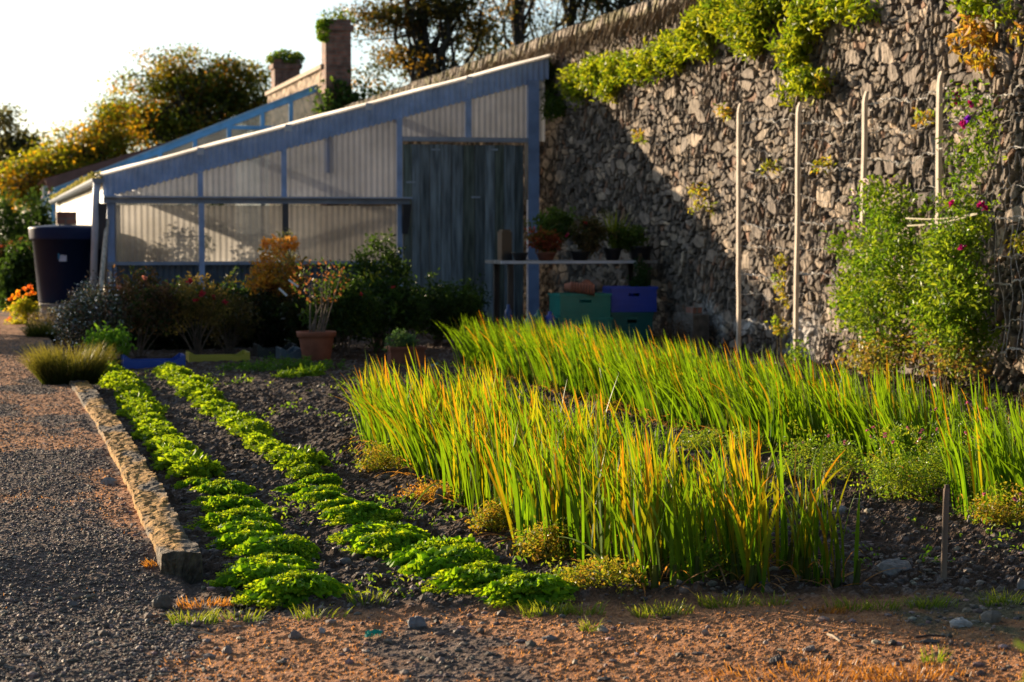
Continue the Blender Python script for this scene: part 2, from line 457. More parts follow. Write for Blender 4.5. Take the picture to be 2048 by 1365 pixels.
def pcol(n, lo=(.065, .046, .036), hi=(.32, .235, .18), p=1.8):
    t = rng.rand(n, 1) ** p
    c = np.array(lo) * (1 - t) + np.array(hi) * t
    return c * (1 + .25 * (rng.rand(n, 3) - .5))
a = Acc()
n = 70000
Y = 4.4 + (22 - 4.4) * rng.rand(n) ** 1.8; X = -.35 + rng.rand(n) * (.95 + .35 * np.clip(6.5 - Y, 0, 2))
k = (rng.rand(n) > moss_amount(X[:, None], Y[:, None])[:, 0] * .62) & (X < kx(Y) - .06 * (Y > 6.8)) | ((Y < 6.6) & (X < .5) & (rng.rand(n) < .35))
X, Y = X[k], Y[k]
pebbles(X, Y, .0042 + .006 * rng.rand(len(X)) ** 3, pcol(len(X)), a)
n = 5000
Y = 4.4 + 2.3 * rng.rand(n); X = rng.rand(n) * .62 * Y
k = rng.rand(n) < (.35 + .65 * (1 - moss_amount(X[:, None], Y[:, None])[:, 0]))
X, Y = X[k], Y[k]
pebbles(X, Y, .005 + .016 * rng.rand(len(X)) ** 4, pcol(len(X)), a)
stuff(a.obj('gravel', M_pebble), 'loose grey gravel on the path left of the kerb', 'gravel')
a = Acc()
n = 6500
Y = 6.2 + 12 * rng.rand(n) ** 1.4; X = .75 + rng.rand(n) * 6.4
pebbles(X, Y, .006 + .022 * rng.rand(n) ** 5, pcol(n, (.05, .034, .024), (.26, .19, .14), 3.2), a)
stuff(a.obj('soil_pebbles', M_pebble), 'small stones and clods lying on the dark soil of the bed', 'pebbles')

# bigger single stones
def rock(label, px, py, w, h, col, rz=0, grp=None, flat=.6):
    p = at_g(px, py)
    r = np.random.RandomState(int(px * 7 + py))
    nlat, nlon = 9, 14
    V = []
    for i in range(nlat):
        ph = math.pi * (i + .5) / nlat
        for j in range(nlon):
            t = 2 * math.pi * j / nlon
            V.append((math.sin(ph) * math.cos(t), math.sin(ph) * math.sin(t), math.cos(ph)))
    V = np.array(V)
    for _ in range(9):                       # knock flat facets off it
        d = r.randn(3); d /= np.linalg.norm(d); lim = .62 + .25 * r.rand()
        dd = V @ d; V = V - np.outer(np.clip(dd - lim, 0, 9), d)
    V = V * np.array((w / 2, w / 2 * flat, h * .75)) * (1 + .05 * r.randn(len(V), 1))
    V = np.vstack([V, (0, 0, h * .66), (0, 0, -h * .7)])
    a = Acc()
    Q = [(i * nlon + j, (i + 1) * nlon + j, (i + 1) * nlon + (j + 1) % nlon, i * nlon + (j + 1) % nlon) for i in range(nlat - 1) for j in range(nlon)]
    T = [(nlat * nlon, j, (j + 1) % nlon) for j in range(nlon)] + [(nlat * nlon + 1, (nlat - 1) * nlon + (j + 1) % nlon, (nlat - 1) * nlon + j) for j in range(nlon)]
    a.add(V, Q, np.array(col), T)
    o = a.obj('stone', M_pebble, smooth=False)
    o.location = (p.x, p.y, gh(p.x, p.y) + h * .18); o.rotation_euler = (0, 0, rz)
    tag(o, label, 'stone', grp)
G1 = 'larger stones lying about the bed and the track'
rock('large pale flat stone on the track below the thin stake', 1922, 1250, .085, .035, (.34, .31, .28), .2, G1)
rock('brown jagged stone right behind the large pale stone on the track', 1985, 1240, .075, .035, (.16, .13, .10), -.3, G1)
rock('round blue-grey stone at the near end of the second lettuce row', 832, 1252, .075, .042, (.17, .165, .17), 0, G1)
rock('flat tilted stone leaning in the second lettuce row', 728, 1108, .075, .05, (.22, .19, .17), .7, G1)
rock('rounded stone on the gravel path beside the kerb', 218, 1008, .075, .04, (.24, .21, .19), 0, G1)
rock('dark round stone with moss just in front of the kerb end', 325, 1215, .07, .05, (.11, .09, .07), 0, G1)
rock('small grey stone on the track left of the dark round stone', 145, 1213, .04, .02, (.16, .14, .13), 0, G1)
rock('long flat grey stone half buried between the onions and the stake', 1790, 1152, .14, .05, (.22, .19, .17), .1, G1)
rock('flat slate stone on the soil beside the near onions', 1680, 1040, .07, .03, (.28, .25, .23), .3, G1)
rock('flat pointed stone on the soil right of the stake', 1945, 1055, .06, .035, (.20, .17, .15), 0, G1)
rock('brown upright stone at the foot of the near onions', 880, 1010, .055, .07, (.17, .13, .10), 0, G1)
rock('dark upright stone beside the feathery weed by the near onions', 1020, 1125, .045, .06, (.13, .11, .10), .5, G1)
rock('small bright stone in front of the last lettuce of the second row', 645, 1265, .03, .018, (.33, .31, .29), 0, G1)
rock('flat grey stone on the moss right of the teal scrap', 1100, 1280, .05, .02, (.18, .16, .15), 0, G1)
rock('dark angular stone low on the right of the track', 1555, 1325, .055, .03, (.07, .06, .055), .2, G1)
rock('grey flat stone on the track above the dark angular stone', 1620, 1297, .05, .018, (.20, .17, .15), .2, G1)
rock('dark flat slab of stone on the track under the pale stone', 1860, 1283, .07, .012, (.08, .07, .06), .1, G1)
rock('smooth grey stone sitting at the right edge of the picture', 2043, 1180, .035, .045, (.24, .21, .19), .1, G1)
for i, (px, py) in enumerate([(690, 1142), (590, 1272), (455, 1300), (905, 1180), (1205, 1262)]):
    rock(['small brown stone between the two lettuce rows near the front', 'thin flat stone on the moss in front of the lettuces',
          'small stone on the dry moss below the kerb end', 'small stone under the leafy lettuce of the second row',
          'brown pebble on the track in front of the near onions'][i], px, py, .045, .025, (.15 + .03 * i, .13 + .025 * i, .12 + .02 * i), i * .5, G1)

# dry moss and grass fragments (flakes standing up from the ground)
def blades(acc, B, az, lean, curl, L, W, cb, ct, nseg=5, face=None, kink=0, taper=.7, tippow=1.5):
    n = len(B)
    az = np.broadcast_to(az, (n,)); lean = np.broadcast_to(lean, (n,)); curl = np.broadcast_to(curl, (n,))
    L = np.broadcast_to(L, (n,)); W = np.broadcast_to(W, (n,))
    if face is None: face = rng.rand(n) * math.pi
    t = np.linspace(0, 1, nseg + 1)
    ang = lean[:, None] + curl[:, None] * t[None] ** 1.5
    st_ = (L / nseg)[:, None]
    dh = np.sin(ang[:, :-1]) * st_; dz = np.cos(ang[:, :-1]) * st_
    hh = np.concatenate([np.zeros((n, 1)), np.cumsum(dh, 1)], 1); zz = np.concatenate([np.zeros((n, 1)), np.cumsum(dz, 1)], 1)
    P = np.stack([B[:, 0:1] + hh * np.cos(az)[:, None], B[:, 1:2] + hh * np.sin(az)[:, None], B[:, 2:3] + zz], -1)
    w = W[:, None] * (.55 + .45 * np.sin(np.clip(t * 2.2, 0, 1.57)))[None] * (1 - t[None] ** 2.2) ** taper * .5
    S = np.stack([np.cos(face), np.sin(face), np.zeros(n)], -1)[:, None] * w[..., None]
    V = np.stack([P - S, P + S], 2)
    cb = np.broadcast_to(cb, (n, 3)); ct = np.broadcast_to(ct, (n, 3))
    tt = (t ** tippow)[None, :, None]
    C = cb[:, None] * (1 - tt) + ct[:, None] * tt
    C = np.repeat(C[:, :, None], 2, 2)
    m = (nseg + 1) * 2
    base = (np.arange(n) * m)[:, None]; k = (np.arange(nseg) * 2)[None]
    Q = np.stack([base + k, base + k + 1, base + k + 3, base + k + 2], -1).reshape(-1, 4)
    acc.add(V.reshape(-1, 3), Q, C.reshape(-1, 3))
a = Acc()
n = 130000
Y = 4.4 + 9 * rng.rand(n) ** 2.2; X = -.2 + rng.rand(n) * (.62 * Y + .2)
bw = ground_height(X[:, None], Y[:, None])[1][:, 0]
k = (rng.rand(n) < moss_amount(X[:, None], Y[:, None])[:, 0] * .95 + .02) & (bw < .4) & ~((X > .5) & (X < .76) & (Y > 6.7))
X, Y = X[k], Y[k]
Z = ground_height(X[:, None], Y[:, None])[0][:, 0]
nn = len(X)
tt = rng.rand(nn, 1)
cb = np.array((.28, .11, .04)) * (1 - tt) + np.array((.56, .30, .14)) * tt
blades(a, np.stack([X, Y, Z - .002], -1), rng.rand(nn) * 6.28, .2 + rng.rand(nn) * .9, rng.rand(nn) * 1.0, .004 + .012 * rng.rand(nn) ** 3, .0018 + .0022 * rng.rand(nn), cb, cb * 1.2, 2)
stuff(a.obj('dry_moss', M_leaf), 'dry orange moss and dead grass covering the track in the foreground', 'moss')

# ------------------------------------------------------------------ kerb
ky = np.arange(6.85, 15.5, .012); kn = 26
prof = []                                    # cross-section of the kerb: left foot, over the top, right foot
for t in np.linspace(0, 1, kn):
    s_ = t * 3
    if s_ < .8: prof.append((-.07, -.06 + .17 * s_ / .8))
    elif s_ < 2.2: prof.append((-.07 + .14 * (s_ - .8) / 1.4, .11))
    else: prof.append((.07, .11 - .17 * (s_ - 2.2) / .8))
prof = np.array(prof)
KY, KP = np.meshgrid(ky, np.arange(kn), indexing='ij')
px_ = prof[KP.astype(int), 0]; pz_ = prof[KP.astype(int), 1]
rough = (fbm(KY * 22, KP * .55, 101, 4) - .5)
chunk = (fbm(KY * 3, KP * .2, 105, 3) - .5)
edge = np.exp(-((np.abs(px_) - .07) / .02) ** 2)
KX = kx(KY) + .035 + px_ * (1 + .14 * chunk) + rough * .014 + (fbm(KY * 2.2, KY * 0, 123) - .5) * .02
KZ = pz_ + rough * .020 + chunk * .018 - edge * np.clip(fbm(KY * 6, KP * .0, 108) - .5, 0, 1) * .06
KYY = KY + (fbm(KY * 4, KP * .5, 120) - .5) * .02
lich = sstep(.52, .64, fbm(KY * 2.2, px_ * 9 + 5, 111, 4) + .12 * sstep(8.2, 9.2, KY) * 1.0 + .03)
kc = mix(C3((.07, .055, .04), KY), C3((.21, .17, .13), KY), fbm(KY * 30, KP * .8, 114))
kc = mix(kc, mix(C3((.26, .12, .03), KY), C3((.42, .25, .07), KY), fbm(KY * 18, KP, 117)), lich * (pz_ > .05))
a = Acc(); a.grid(np.stack([KX, KYY, KZ], -1), kc)
# near end face
e0 = np.stack([KX[0], KYY[0], KZ[0]], -1); cen = e0.mean(0); cen[2] = -.055
ring = [e0 + (cen - e0) * s for s in (0, .15, .35, .6, .85, 1)]
EV = np.array(ring); EV[1:, :, 1] += (rng.rand(5, kn) - .5) * .02 - .006
a.grid(EV[::-1], mix(C3((.07, .055, .04), EV[..., 0]), C3((.13, .10, .07), EV[..., 0]), rng.rand(*EV.shape[:2])))
tag(a.obj('kerb', M_kerb, smooth=False), 'rough concrete kerb with orange lichen between the gravel path and the bed', 'kerb')

# ------------------------------------------------------------------ rubble wall
def wall_height(Yw, Zw):
    wy = Yw + .12 * (fbm(Yw * 2.5, Zw * 3, 201, 3) - .5) + .10 * (Zw + 3 * (vnoise(Yw * .35, Zw * .5, 207) - .5)) * .9
    wz = Zw + .10 * (fbm(Yw * 2, Zw * 2.5, 205, 3) - .5)
    f1, f2, dx, dy, r, q, p = cells(wy / .130, wz / .079, 210, .97)
    e = f2 - f1
    b1, b2, bx, by, br_, bq_, bp__ = cells(wy / .27 + 3, wz / .14, 260, .9)      # scattered large blocks over the small ones
    big = (br_ > .86)
    e = np.where(big, (b2 - b1) * 1.3, e); dx = np.where(big, bx, dx); dy = np.where(big, by, dy)
    r = np.where(big, .6 + .4 * bq_, r); q = np.where(big, bp__, q); p = np.where(big, .5 + .5 * bq_, p)
    plate = sstep(.05, .15, e)
    hgt = plate * (.030 + .045 * r) + plate * (dx * (q - .45) * .13 + dy * (p - .5) * .09)
    # small packing slivers
    g1, g2, gx, gy, r3, q3, p3 = cells(wy / .055 + 9 + wz * 5, wz / .12, 230, .95)
    small = sstep(.03, .25, g2 - g1)
    mask = sstep(.47, .52, fbm(Yw * 1.9, Zw * 2.6, 240, 3)) * (1 - big)
    hs = small * (.035 + .055 * r3) + small * (gx * (q3 - .5) * .05 + gy * (p3 - .5) * .04)
    h = hgt * (1 - mask) + hs * mask
    h = h + (fbm(Yw * 25, Zw * 12, 250, 3) - .5) * .022 + (fbm(Yw * 30 + Zw * 25 * (r - .5), Zw * 7, 255, 2) - .5) * .022
    tone = np.where(mask > .5, r3 * .7, q * .55 + p * .45)
    hue = np.where(mask > .5, p3, r)
    gap = np.where(mask > .5, small, plate)
    return h, tone, hue, gap
def wall_sheet(y0, y1, dy, z0, z1, dz):
    ys = np.concatenate([np.arange(y0 - 5.5, y0, .03), np.arange(y0, y1 + dy, dy)]) if y0 < 12 else np.arange(y0, y1 + dy, dy); zs = np.linspace(z0, z1, int((z1 - z0) / dz) + 1)
    Yw, Zw = np.meshgrid(ys, zs, indexing='ij')
    h, tone, hue, gap = wall_height(Yw, Zw)
    c = mix(C3((.085, .070, .058), Yw), C3((.90, .70, .51), Yw), tone ** 3.0)
    c = mix(c, C3((.20, .165, .14), Yw), (hue > .76) * .7)
    c = mix(c, C3((.24, .13, .08), Yw), (hue < .07) * .8)
    c = mix(C3((.05, .04, .033), Yw), c, gap)
    lime = sstep(.52, .62, fbm(Yw * 1.2, Zw * 2, 260, 4) + .10) * sstep(.62, .35, Zw) * sstep(20.8, 19.5, Yw) * sstep(16.6, 17.6, Yw)
    c = mix(c, C3((.50, .48, .46), Yw), lime * .75)
    h = h * .68
    a = Acc(); a.grid(np.stack([WALLX - h, Yw, Zw], -1)[::-1], c[::-1])
    return a
WT = 3.66
gw = thing('garden_wall', 'tall rubble stone wall with slanting coping behind the bed', 'wall', (WALLX, 20, 0))
def wpart(a, name, mat, parent, smooth=False):
    a.V = [v - np.array(parent.location) for v in a.V]
    return a.obj(name, mat, parent, smooth)
a = wall_sheet(11.0, 27.2, .016, -.05, WT, .0125)
b = wall_sheet(27.2, 44.4, .05, -.05, WT, .05)
a.add(np.vstack(b.V), np.vstack(b.Q), np.vstack(b.C))
a.box((WALLX + .02, 5.5, -.05), (WALLX + .5, 44.4, WT), (.12, .1, .09))
wpart(a, 'stonework', M_stone, gw)
# coping: leaning slates on top, sloping back
ys = np.arange(5.5, 44.4, .02); ts = np.linspace(0, 1, 22)
Yc, Tc = np.meshgrid(ys, ts, indexing='ij')
f1, f2, dx, dy_, r, q, p = cells(Yc / .07 + Tc * 3, Tc * 2.2, 270, .9)
pl = sstep(.03, .2, f2 - f1)
ck = fbm(Yc * .7, Tc * 0, 277) - .5
Xc = WALLX - .09 + sstep(.45, 1, Tc) * .42 - pl * .05 * (1 - Tc) - (r - .5) * .05 * (Tc < .6)
Zc = WT - .02 + np.minimum(Tc * .5, .16) + sstep(.32, 1, Tc) * .10 + pl * .02 + (r - .5) * .03 + ck * .05
cc = mix(C3((.16, .13, .10), Yc), C3((.40, .32, .24), Yc), q) * (.4 + .6 * pl)[..., None]
cc = mix(cc, C3((.16, .14, .05), Yc), sstep(.5, .62, fbm(Yc * 4, Tc * 3, 280)) * .7)
a = Acc(); a.grid(np.stack([Xc, Yc, Zc], -1)[::-1], cc[::-1])
a.box((WALLX + .0, 5.5, WT - .01), (WALLX + .5, 44.4, WT + .12), (.14, .12, .1))
wpart(a, 'coping', M_stone, gw)
# hanging roots and dead stems under the coping
a = Acc(); n = 2600
yb = 11 + rng.rand(n) * 20
B = np.stack([np.full(n, WALLX - .13 - .04 * rng.rand(n)), yb, WT + .08 - .1 * rng.rand(n)], -1)
t_ = rng.rand(n, 1)
blades(a, B, math.pi + (rng.rand(n) - .5) * 2, 2.6 + rng.rand(n) * .5, .1, .08 + .18 * rng.rand(n), .012, np.array((.10, .07, .05)) * (1 - t_) + np.array((.26, .19, .10)) * t_, (.12, .08, .05), 3)
o = wpart(a, 'hanging_roots', M_bark, gw); o['kind'] = 'stuff'

# taller wall between the chimneys, further along
gw2 = thing('garden_wall', 'distant taller stretch of wall between the two brick chimneys', 'wall', (WALLX, 50, 0))
a = Acc()
ys = np.arange(44.5, 53.8, .12); zs = np.arange(0, 4.86, .09)
Yw, Zw = np.meshgrid(ys, zs, indexing='ij')
h, tone, hue, gap = wall_height(Yw * .6, Zw * .6)
a.grid(np.stack([WALLX - .1 - h * .6, Yw, Zw], -1)[::-1], mix(C3((.22, .15, .10), Yw), C3((.42, .30, .2), Yw), tone)[::-1])
a.box((WALLX - .05, 44.5, 0), (WALLX + .45, 53.8, 4.85), (.3, .22, .16))
wpart(a, 'stonework', M_stone, gw2)
a = Acc(); a.box((WALLX - .2, 44.5, 4.853), (WALLX + .5, 53.8, 4.95), (.35, .27, .2))
wpart(a, 'coping', M_stone, gw2)

# ------------------------------------------------------------------ leaves in clumps
def rand_unit(n):
    v = rng.randn(n, 3); return v / (np.linalg.norm(v, axis=1)[:, None] + 1e-9)
def leaves(acc, P, L, W, cols, up=.4, dirs=None, six=False):
    n = len(P)
    L = np.broadcast_to(L, (n,))[:, None]; W = np.broadcast_to(W, (n,))[:, None]
    d = rand_unit(n) if dirs is None else dirs + .5 * rand_unit(n)
    d /= np.linalg.norm(d, axis=1)[:, None]
    nn = rand_unit(n) + np.array((0, 0, up)); s = np.cross(d, nn); s /= np.linalg.norm(s, axis=1)[:, None] + 1e-9
    m = np.cross(s, d)
    if six:
        f = L * .12
        V = np.stack([P, P + d * L * .3 + s * W * .42 + m * f, P + d * L * .68 + s * W * .38 + m * f, P + d * L - m * f * .6,
                      P + d * L * .68 - s * W * .38 + m * f, P + d * L * .3 - s * W * .42 + m * f], 1)
        b = (np.arange(n) * 6)[:, None]
        Q = np.concatenate([b + np.array([[0, 1, 2, 3]]), b + np.array([[0, 3, 4, 5]])], 0)
        acc.add(V.reshape(-1, 3), Q, np.repeat(cols, 6, 0))
    else:
        V = np.stack([P, P + d * L * .5 + s * W * .5 + m * L * .1, P + d * L, P + d * L * .5 - s * W * .5 + m * L * .1], 1)
        b = (np.arange(n) * 4)[:, None]
        acc.add(V.reshape(-1, 3), b + np.array([[0, 1, 2, 3]]), np.repeat(cols, 4, 0))
def pal(n, cs, jit=.25, w=None):
    cs = np.array(cs); i = rng.choice(len(cs), n, p=w)
    return np.clip(cs[i] * (1 + jit * (rng.rand(n, 1) * 2 - 1)) * (1 + .12 * (rng.rand(n, 3) - .5)), 0, 1)
def blob_points(blobs, nclump, shell=.55):
    """clump centres inside a union of ellipsoids, more of them towards the skin"""
    B = np.array(blobs, float); vol = B[:, 3] * B[:, 4] * B[:, 5]; vol = vol ** .8
    i = rng.choice(len(B), nclump, p=vol / vol.sum())
    u = rand_unit(nclump); rr = (shell + (1 - shell) * rng.rand(nclump)) ** 1.0 * (.7 + .45 * rng.rand(nclump))
    rr = np.where(rng.rand(nclump) < .14, rr * (1.15 + .4 * rng.rand(nclump)), rr)
    return B[i, :3] + u * B[i, 3:6] * rr[:, None], i
def bush(name, label, cat, base, blobs, nclump, nleaf, lsize, cs, mat=None, group=None, stem_col=(.10, .07, .045), stem_r=.012,
         nstem=6, csize=.12, w=None, part='foliage', stem='stem', six=False, lw=.55, up=.5, flowers=None, seed=None, stemtop=.9, parent=None, quick=False):
    """blobs in world space; base = point on the ground where it stands"""
    base = Vector(base)
    root = thing(name, label, cat, base, 0, group)
    bb = np.array(base)
    C, bi = blob_points(blobs, nclump)
    n = nclump * nleaf
    P = np.repeat(C, nleaf, 0) + rand_unit(n) * (csize * rng.rand(n, 1) ** .6)
    ccl = pal(nclump, cs, .3, w)
    cols = np.repeat(ccl, nleaf, 0) * (1 + .35 * (rng.rand(n, 1) - .5)); cols = np.clip(cols * .6 + pal(n, cs, .2, w) * .4, 0, 1)
    P[:, 2] = np.maximum(P[:, 2], .01)
    a = Acc(); leaves(a, P - bb, lsize * (.6 + .7 * rng.rand(n)), lsize * lw * (.6 + .7 * rng.rand(n)), cols, up, six=six)
    a.obj(part, mat or M_leaf, root)
    if nstem:
        a = Acc()
        for k in range(nstem):
            c = C[rng.randint(nclump)] - bb; c = c * stemtop
            off = np.array(((rng.rand() - .5) * csize, (rng.rand() - .5) * csize, 0))
            mid = off * .8 + np.array((c[0] * .25, c[1] * .25, c[2] * .5)) + rng.randn(3) * .03 * abs(c[2])
            q = np.linspace(0, 1, 7)[:, None]
            pts = off * (1 - q) ** 2 + 2 * mid * q * (1 - q) + c * q * q
            a.tube(pts, np.linspace(stem_r, stem_r * .3, 7), np.array(stem_col), 5)
        a.obj(stem, M_bark, root)
    if flowers:
        for (p, r_, col) in flowers:
            flower(Vector(p) - base, r_, col, root)
    return root
_fl = {}
def flower(p, r, col, parent, name='flower'):
    key = (tuple(col), round(r, 3))
    if key not in _fl:
        a = Acc(); n = 9
        th = np.arange(n) * 2.4; d = np.stack([np.cos(th), np.sin(th), .3 + .6 * rng.rand(n)], -1)
        leaves(a, np.zeros((n, 3)), r * 1.2, r, pal(n, [col], .25), .3, d, True)
        _fl[key] = a.mesh('flower', M_petal)
    o = bpy.data.objects.new(name, _fl[key]); COL.objects.link(o); o.parent = parent; o.location = p
    o.rotation_euler = (rng.rand() * 1.2, rng.rand() * 1.2, rng.rand() * 6)
    return o

# ------------------------------------------------------------------ lettuces
def lettuce_mesh(seed, frill=1.0, R=.16, ht=.10):
    r = np.random.RandomState(seed); a = Acc()
    nl = 34
    for i in range(nl):
        t = i / nl
        az = i * 2.4 + r.rand() * .6
        tilt = max(.06, .05 + .95 * t ** 1.3 + .22 * r.randn())
        L = R * (1.08 - .45 * t) * (.85 + .3 * r.rand()); L = L
        nu, nv = 10, 37
        u = np.linspace(0, 1, nu)[:, None]; v = np.linspace(-1, 1, nv)[None]
        w = L * (.12 + .42 * np.sin(np.clip(u, 0, 1) * 1.9) ** .9)
        rim = sstep(.35, 1, np.maximum(u + 0 * v, np.abs(v) * (u > .15) * (.5 + .5 * u)))
        p1, p2, p3 = r.rand(3) * 6
        fr = frill * rim
        z = fr * (.010 * np.sin(v * 9 + p1 + u * 4) + .009 * np.sin(v * 21 + p2 + u * 11) + .007 * np.sin(v * 43 + p3 + u * 23)) * (.6 + .8 * r.rand(1, nv))
        x = L * u * (1 - .18 * v * v) + fr * .010 * np.sin(v * 23 + p2)
        y = v * w + fr * .008 * np.sin(u * 25 + p3)
        arch = .5 * L * u * (1 - u) - L * .25 * u ** 3 * (1 - t)
        z = z + arch + .2 * np.abs(y)
        X = x * math.cos(tilt) - z * math.sin(tilt); Z = x * math.sin(tilt) * (ht / R) * 1.3 + z * math.cos(tilt)
        Xr = X * math.cos(az) - y * math.sin(az); Yr = X * math.sin(az) + y * math.cos(az)
        V = np.stack([Xr, Yr, Z + .012], -1)
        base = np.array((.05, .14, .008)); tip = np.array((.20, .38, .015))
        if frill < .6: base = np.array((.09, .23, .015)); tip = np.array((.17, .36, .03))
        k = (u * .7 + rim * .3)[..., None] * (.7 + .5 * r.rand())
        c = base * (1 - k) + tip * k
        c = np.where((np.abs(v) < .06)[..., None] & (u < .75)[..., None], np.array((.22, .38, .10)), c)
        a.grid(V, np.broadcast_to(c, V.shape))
    n = int(1700 * frill)
    if n:
        nk = 44; tk = r.rand(nk) * 6.28; rk = R * 1.22 * np.sqrt(r.rand(nk))
        hk = ht * (1.0 - .72 * (rk / R) ** 2) * (.55 + .6 * r.rand(nk))
        K = np.stack([rk * np.cos(tk), rk * np.sin(tk), hk], -1); i_ = r.randint(nk, size=n)
        u_ = r.randn(n, 3); u_ /= np.linalg.norm(u_, axis=1)[:, None]
        P = K[i_] + u_ * np.array((.030, .030, .016)) * r.rand(n, 1) ** .35; P[:, 2] = np.maximum(P[:, 2], .008)
        t_ = r.rand(n, 1)
        leaves(a, P, .006 + .010 * r.rand(n), .006 + .008 * r.rand(n), np.array((.09, .20, .008)) * (1 - t_) + np.array((.38, .50, .03)) * t_, .8)
    return a.mesh('lettuce', M_lettuce)
def parsley_mesh(seed, R=.125, ht=.13, n=300):
    """broad leafy rosette used in the far half of the rows"""
    r = np.random.RandomState(seed); a = Acc()
    th = r.rand(n) * 6.28; rr = R * np.sqrt(r.rand(n))
    P = np.stack([rr * np.cos(th), rr * np.sin(th), ht * (1 - .6 * (rr / R) ** 2) * (.5 + .6 * r.rand(n))], -1)
    t_ = r.rand(n, 1)
    leaves(a, P, .025 + .022 * r.rand(n), .025 + .018 * r.rand(n), np.array((.08, .18, .010)) * (1 - t_) + np.array((.30, .44, .03)) * t_, .8, six=True)
    m = 50; th = r.rand(m) * 6.28
    blades(a, np.zeros((m, 3)) + np.array((0, 0, -.01)), th, .3 + .7 * r.rand(m), .2, ht * (.8 + .4 * r.rand(m)), .006, (.2, .34, .08), (.12, .28, .03), 3)
    return a.mesh('leafy_lettuce', M_lettuce)
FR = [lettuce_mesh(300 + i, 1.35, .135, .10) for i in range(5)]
BR = [parsley_mesh(320 + i) for i in range(5)]
ORD = ['first', 'second', 'third', 'fourth', 'fifth', 'sixth', 'seventh', 'eighth', 'ninth', 'tenth', 'eleventh', 'twelfth',
       'thirteenth', 'fourteenth', 'fifteenth', 'sixteenth', 'seventeenth', 'eighteenth', 'nineteenth', 'twentieth']
def ordw(i):
    if i < 20: return ORD[i]
    tens = ['twenty', 'thirty', 'forty', 'fifty', 'sixty', 'seventy'][(i + 1) // 10 - 2]
    return ('twentieth', 'thirtieth', 'fortieth', 'fiftieth', 'sixtieth', 'seventieth')[(i + 1) // 10 - 2] if (i + 1) % 10 == 0 else tens + '-' + ORD[(i + 1) % 10 - 1]
def lettuce_row(xf, y0, y1, step, where, grp, gaps=()):
    y = y0; i = 0
    while y < y1:
        far = y > 9.6; x = xf(y) + (.035 if far else .03) * rng.randn()
        if not any(g0 < y < g1 for g0, g1 in gaps):
            me = (BR if far else FR)[rng.randint(5)]
            o = bpy.data.objects.new('leafy_lettuce' if far else 'curly_lettuce', me); COL.objects.link(o)
            s = (.68 + .5 * rng.rand()) if y > 8.2 else (.92 + .35 * rng.rand())
            o.location = (x, y, gh(x, y) * .3 + .0); o.scale = (s * (.86 if far else 1.05), s * .84, s * (.52 + .26 * rng.rand())); o.rotation_euler = (.08 * rng.randn(), .08 * rng.randn(), rng.rand() * .5 - .25)
            tag(o, ('bright leafy' if far else 'frilly green') + ' lettuce, ' + ordw(i) + ' from the near end of the ' + where, 'lettuce', grp)
            i += 1
        y += (step * .72 if far else step) * (.8 + .4 * rng.rand())
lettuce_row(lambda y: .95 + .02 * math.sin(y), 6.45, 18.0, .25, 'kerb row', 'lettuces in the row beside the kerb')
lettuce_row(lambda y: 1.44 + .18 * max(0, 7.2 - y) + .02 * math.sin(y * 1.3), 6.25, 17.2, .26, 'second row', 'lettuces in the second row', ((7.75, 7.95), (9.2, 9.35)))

# ------------------------------------------------------------------ onions
def onion_mesh(seed, ht=.5, yellow=.35, leanx=-.15, nb=17):
    r = np.random.RandomState(seed); a = Acc()
    n = nb
    az = np.arctan2(r.randn(n) * .5, leanx * 4 + r.randn(n) * .7)
    g1 = np.array((.040, .12, .008)); g2 = np.array((.13, .23, .010)); o1 = np.array((.42, .17, .015)); yel = np.array((.36, .32, .015))
    t = r.rand(n, 1); cb = g1 * (1 - t) + g2 * t
    y = (r.rand(n, 1) < yellow)
    ct = np.where(y, np.where(r.rand(n, 1) < .38, o1, yel * .9), g2 * 1.08 + 0 * cb)
    cb = np.where(y & (r.rand(n, 1) < .4), yel * .6, cb)
    B = np.stack([r.randn(n) * .03, r.randn(n) * .03, np.zeros(n) - .01], -1)
    blades(a, B, az, abs(.07 + .10 * r.randn(n)) , .05 + 1.2 * r.rand(n) ** 3, ht * (.7 + .38 * r.rand(n)), (.008 + .011 * r.rand(n)), cb, ct, 8, r.rand(n) * 3.14, tippow=2.2)
    # a few folded dry leaves low down
    m = 4
    blades(a, B[:m], r.rand(m) * 6.28, .5 + .6 * r.rand(m), 1.2 + r.rand(m), .16 + .16 * r.rand(m), .010, (.34, .16, .05), (.45, .24, .10), 7, r.rand(m) * 3.14)
    # white-green shanks
    for k in range(3):
        p = B[k]; a.tube([p, p + np.array((.004 * k, 0, .05)), p + np.array((.006 * k, 0, .10))], [.011, .009, .006], np.array((.12, .15, .04)), 6)
    return a.mesh('onion_plant', M_onion)
ON = [onion_mesh(400 + i, .46, .30, -.12) for i in range(10)]
OF = [onion_mesh(420 + i, .46, .17, -.28) for i in range(10)]
OD = [onion_mesh(440 + i, .42, .48, -.1) for i in range(6)]
def place_onion(me, x, y, lab, grp, s=1.0, tl=0):
    o = bpy.data.objects.new('onion_plant', me); COL.objects.link(o)
    o.location = (x, y, gh(x, y) * .4); o.scale = (s, s, s * (.9 + .25 * rng.rand())); o.rotation_euler = (.06 * rng.randn(), tl + .06 * rng.randn(), rng.rand() * 1.2 - .6)
    return tag(o, lab, 'onion plant', grp)
rows = [2.06, 2.27, 2.48, 2.69]
rn = ['left edge', 'second line from the left', 'second line from the right', 'right edge']
cnt = 0
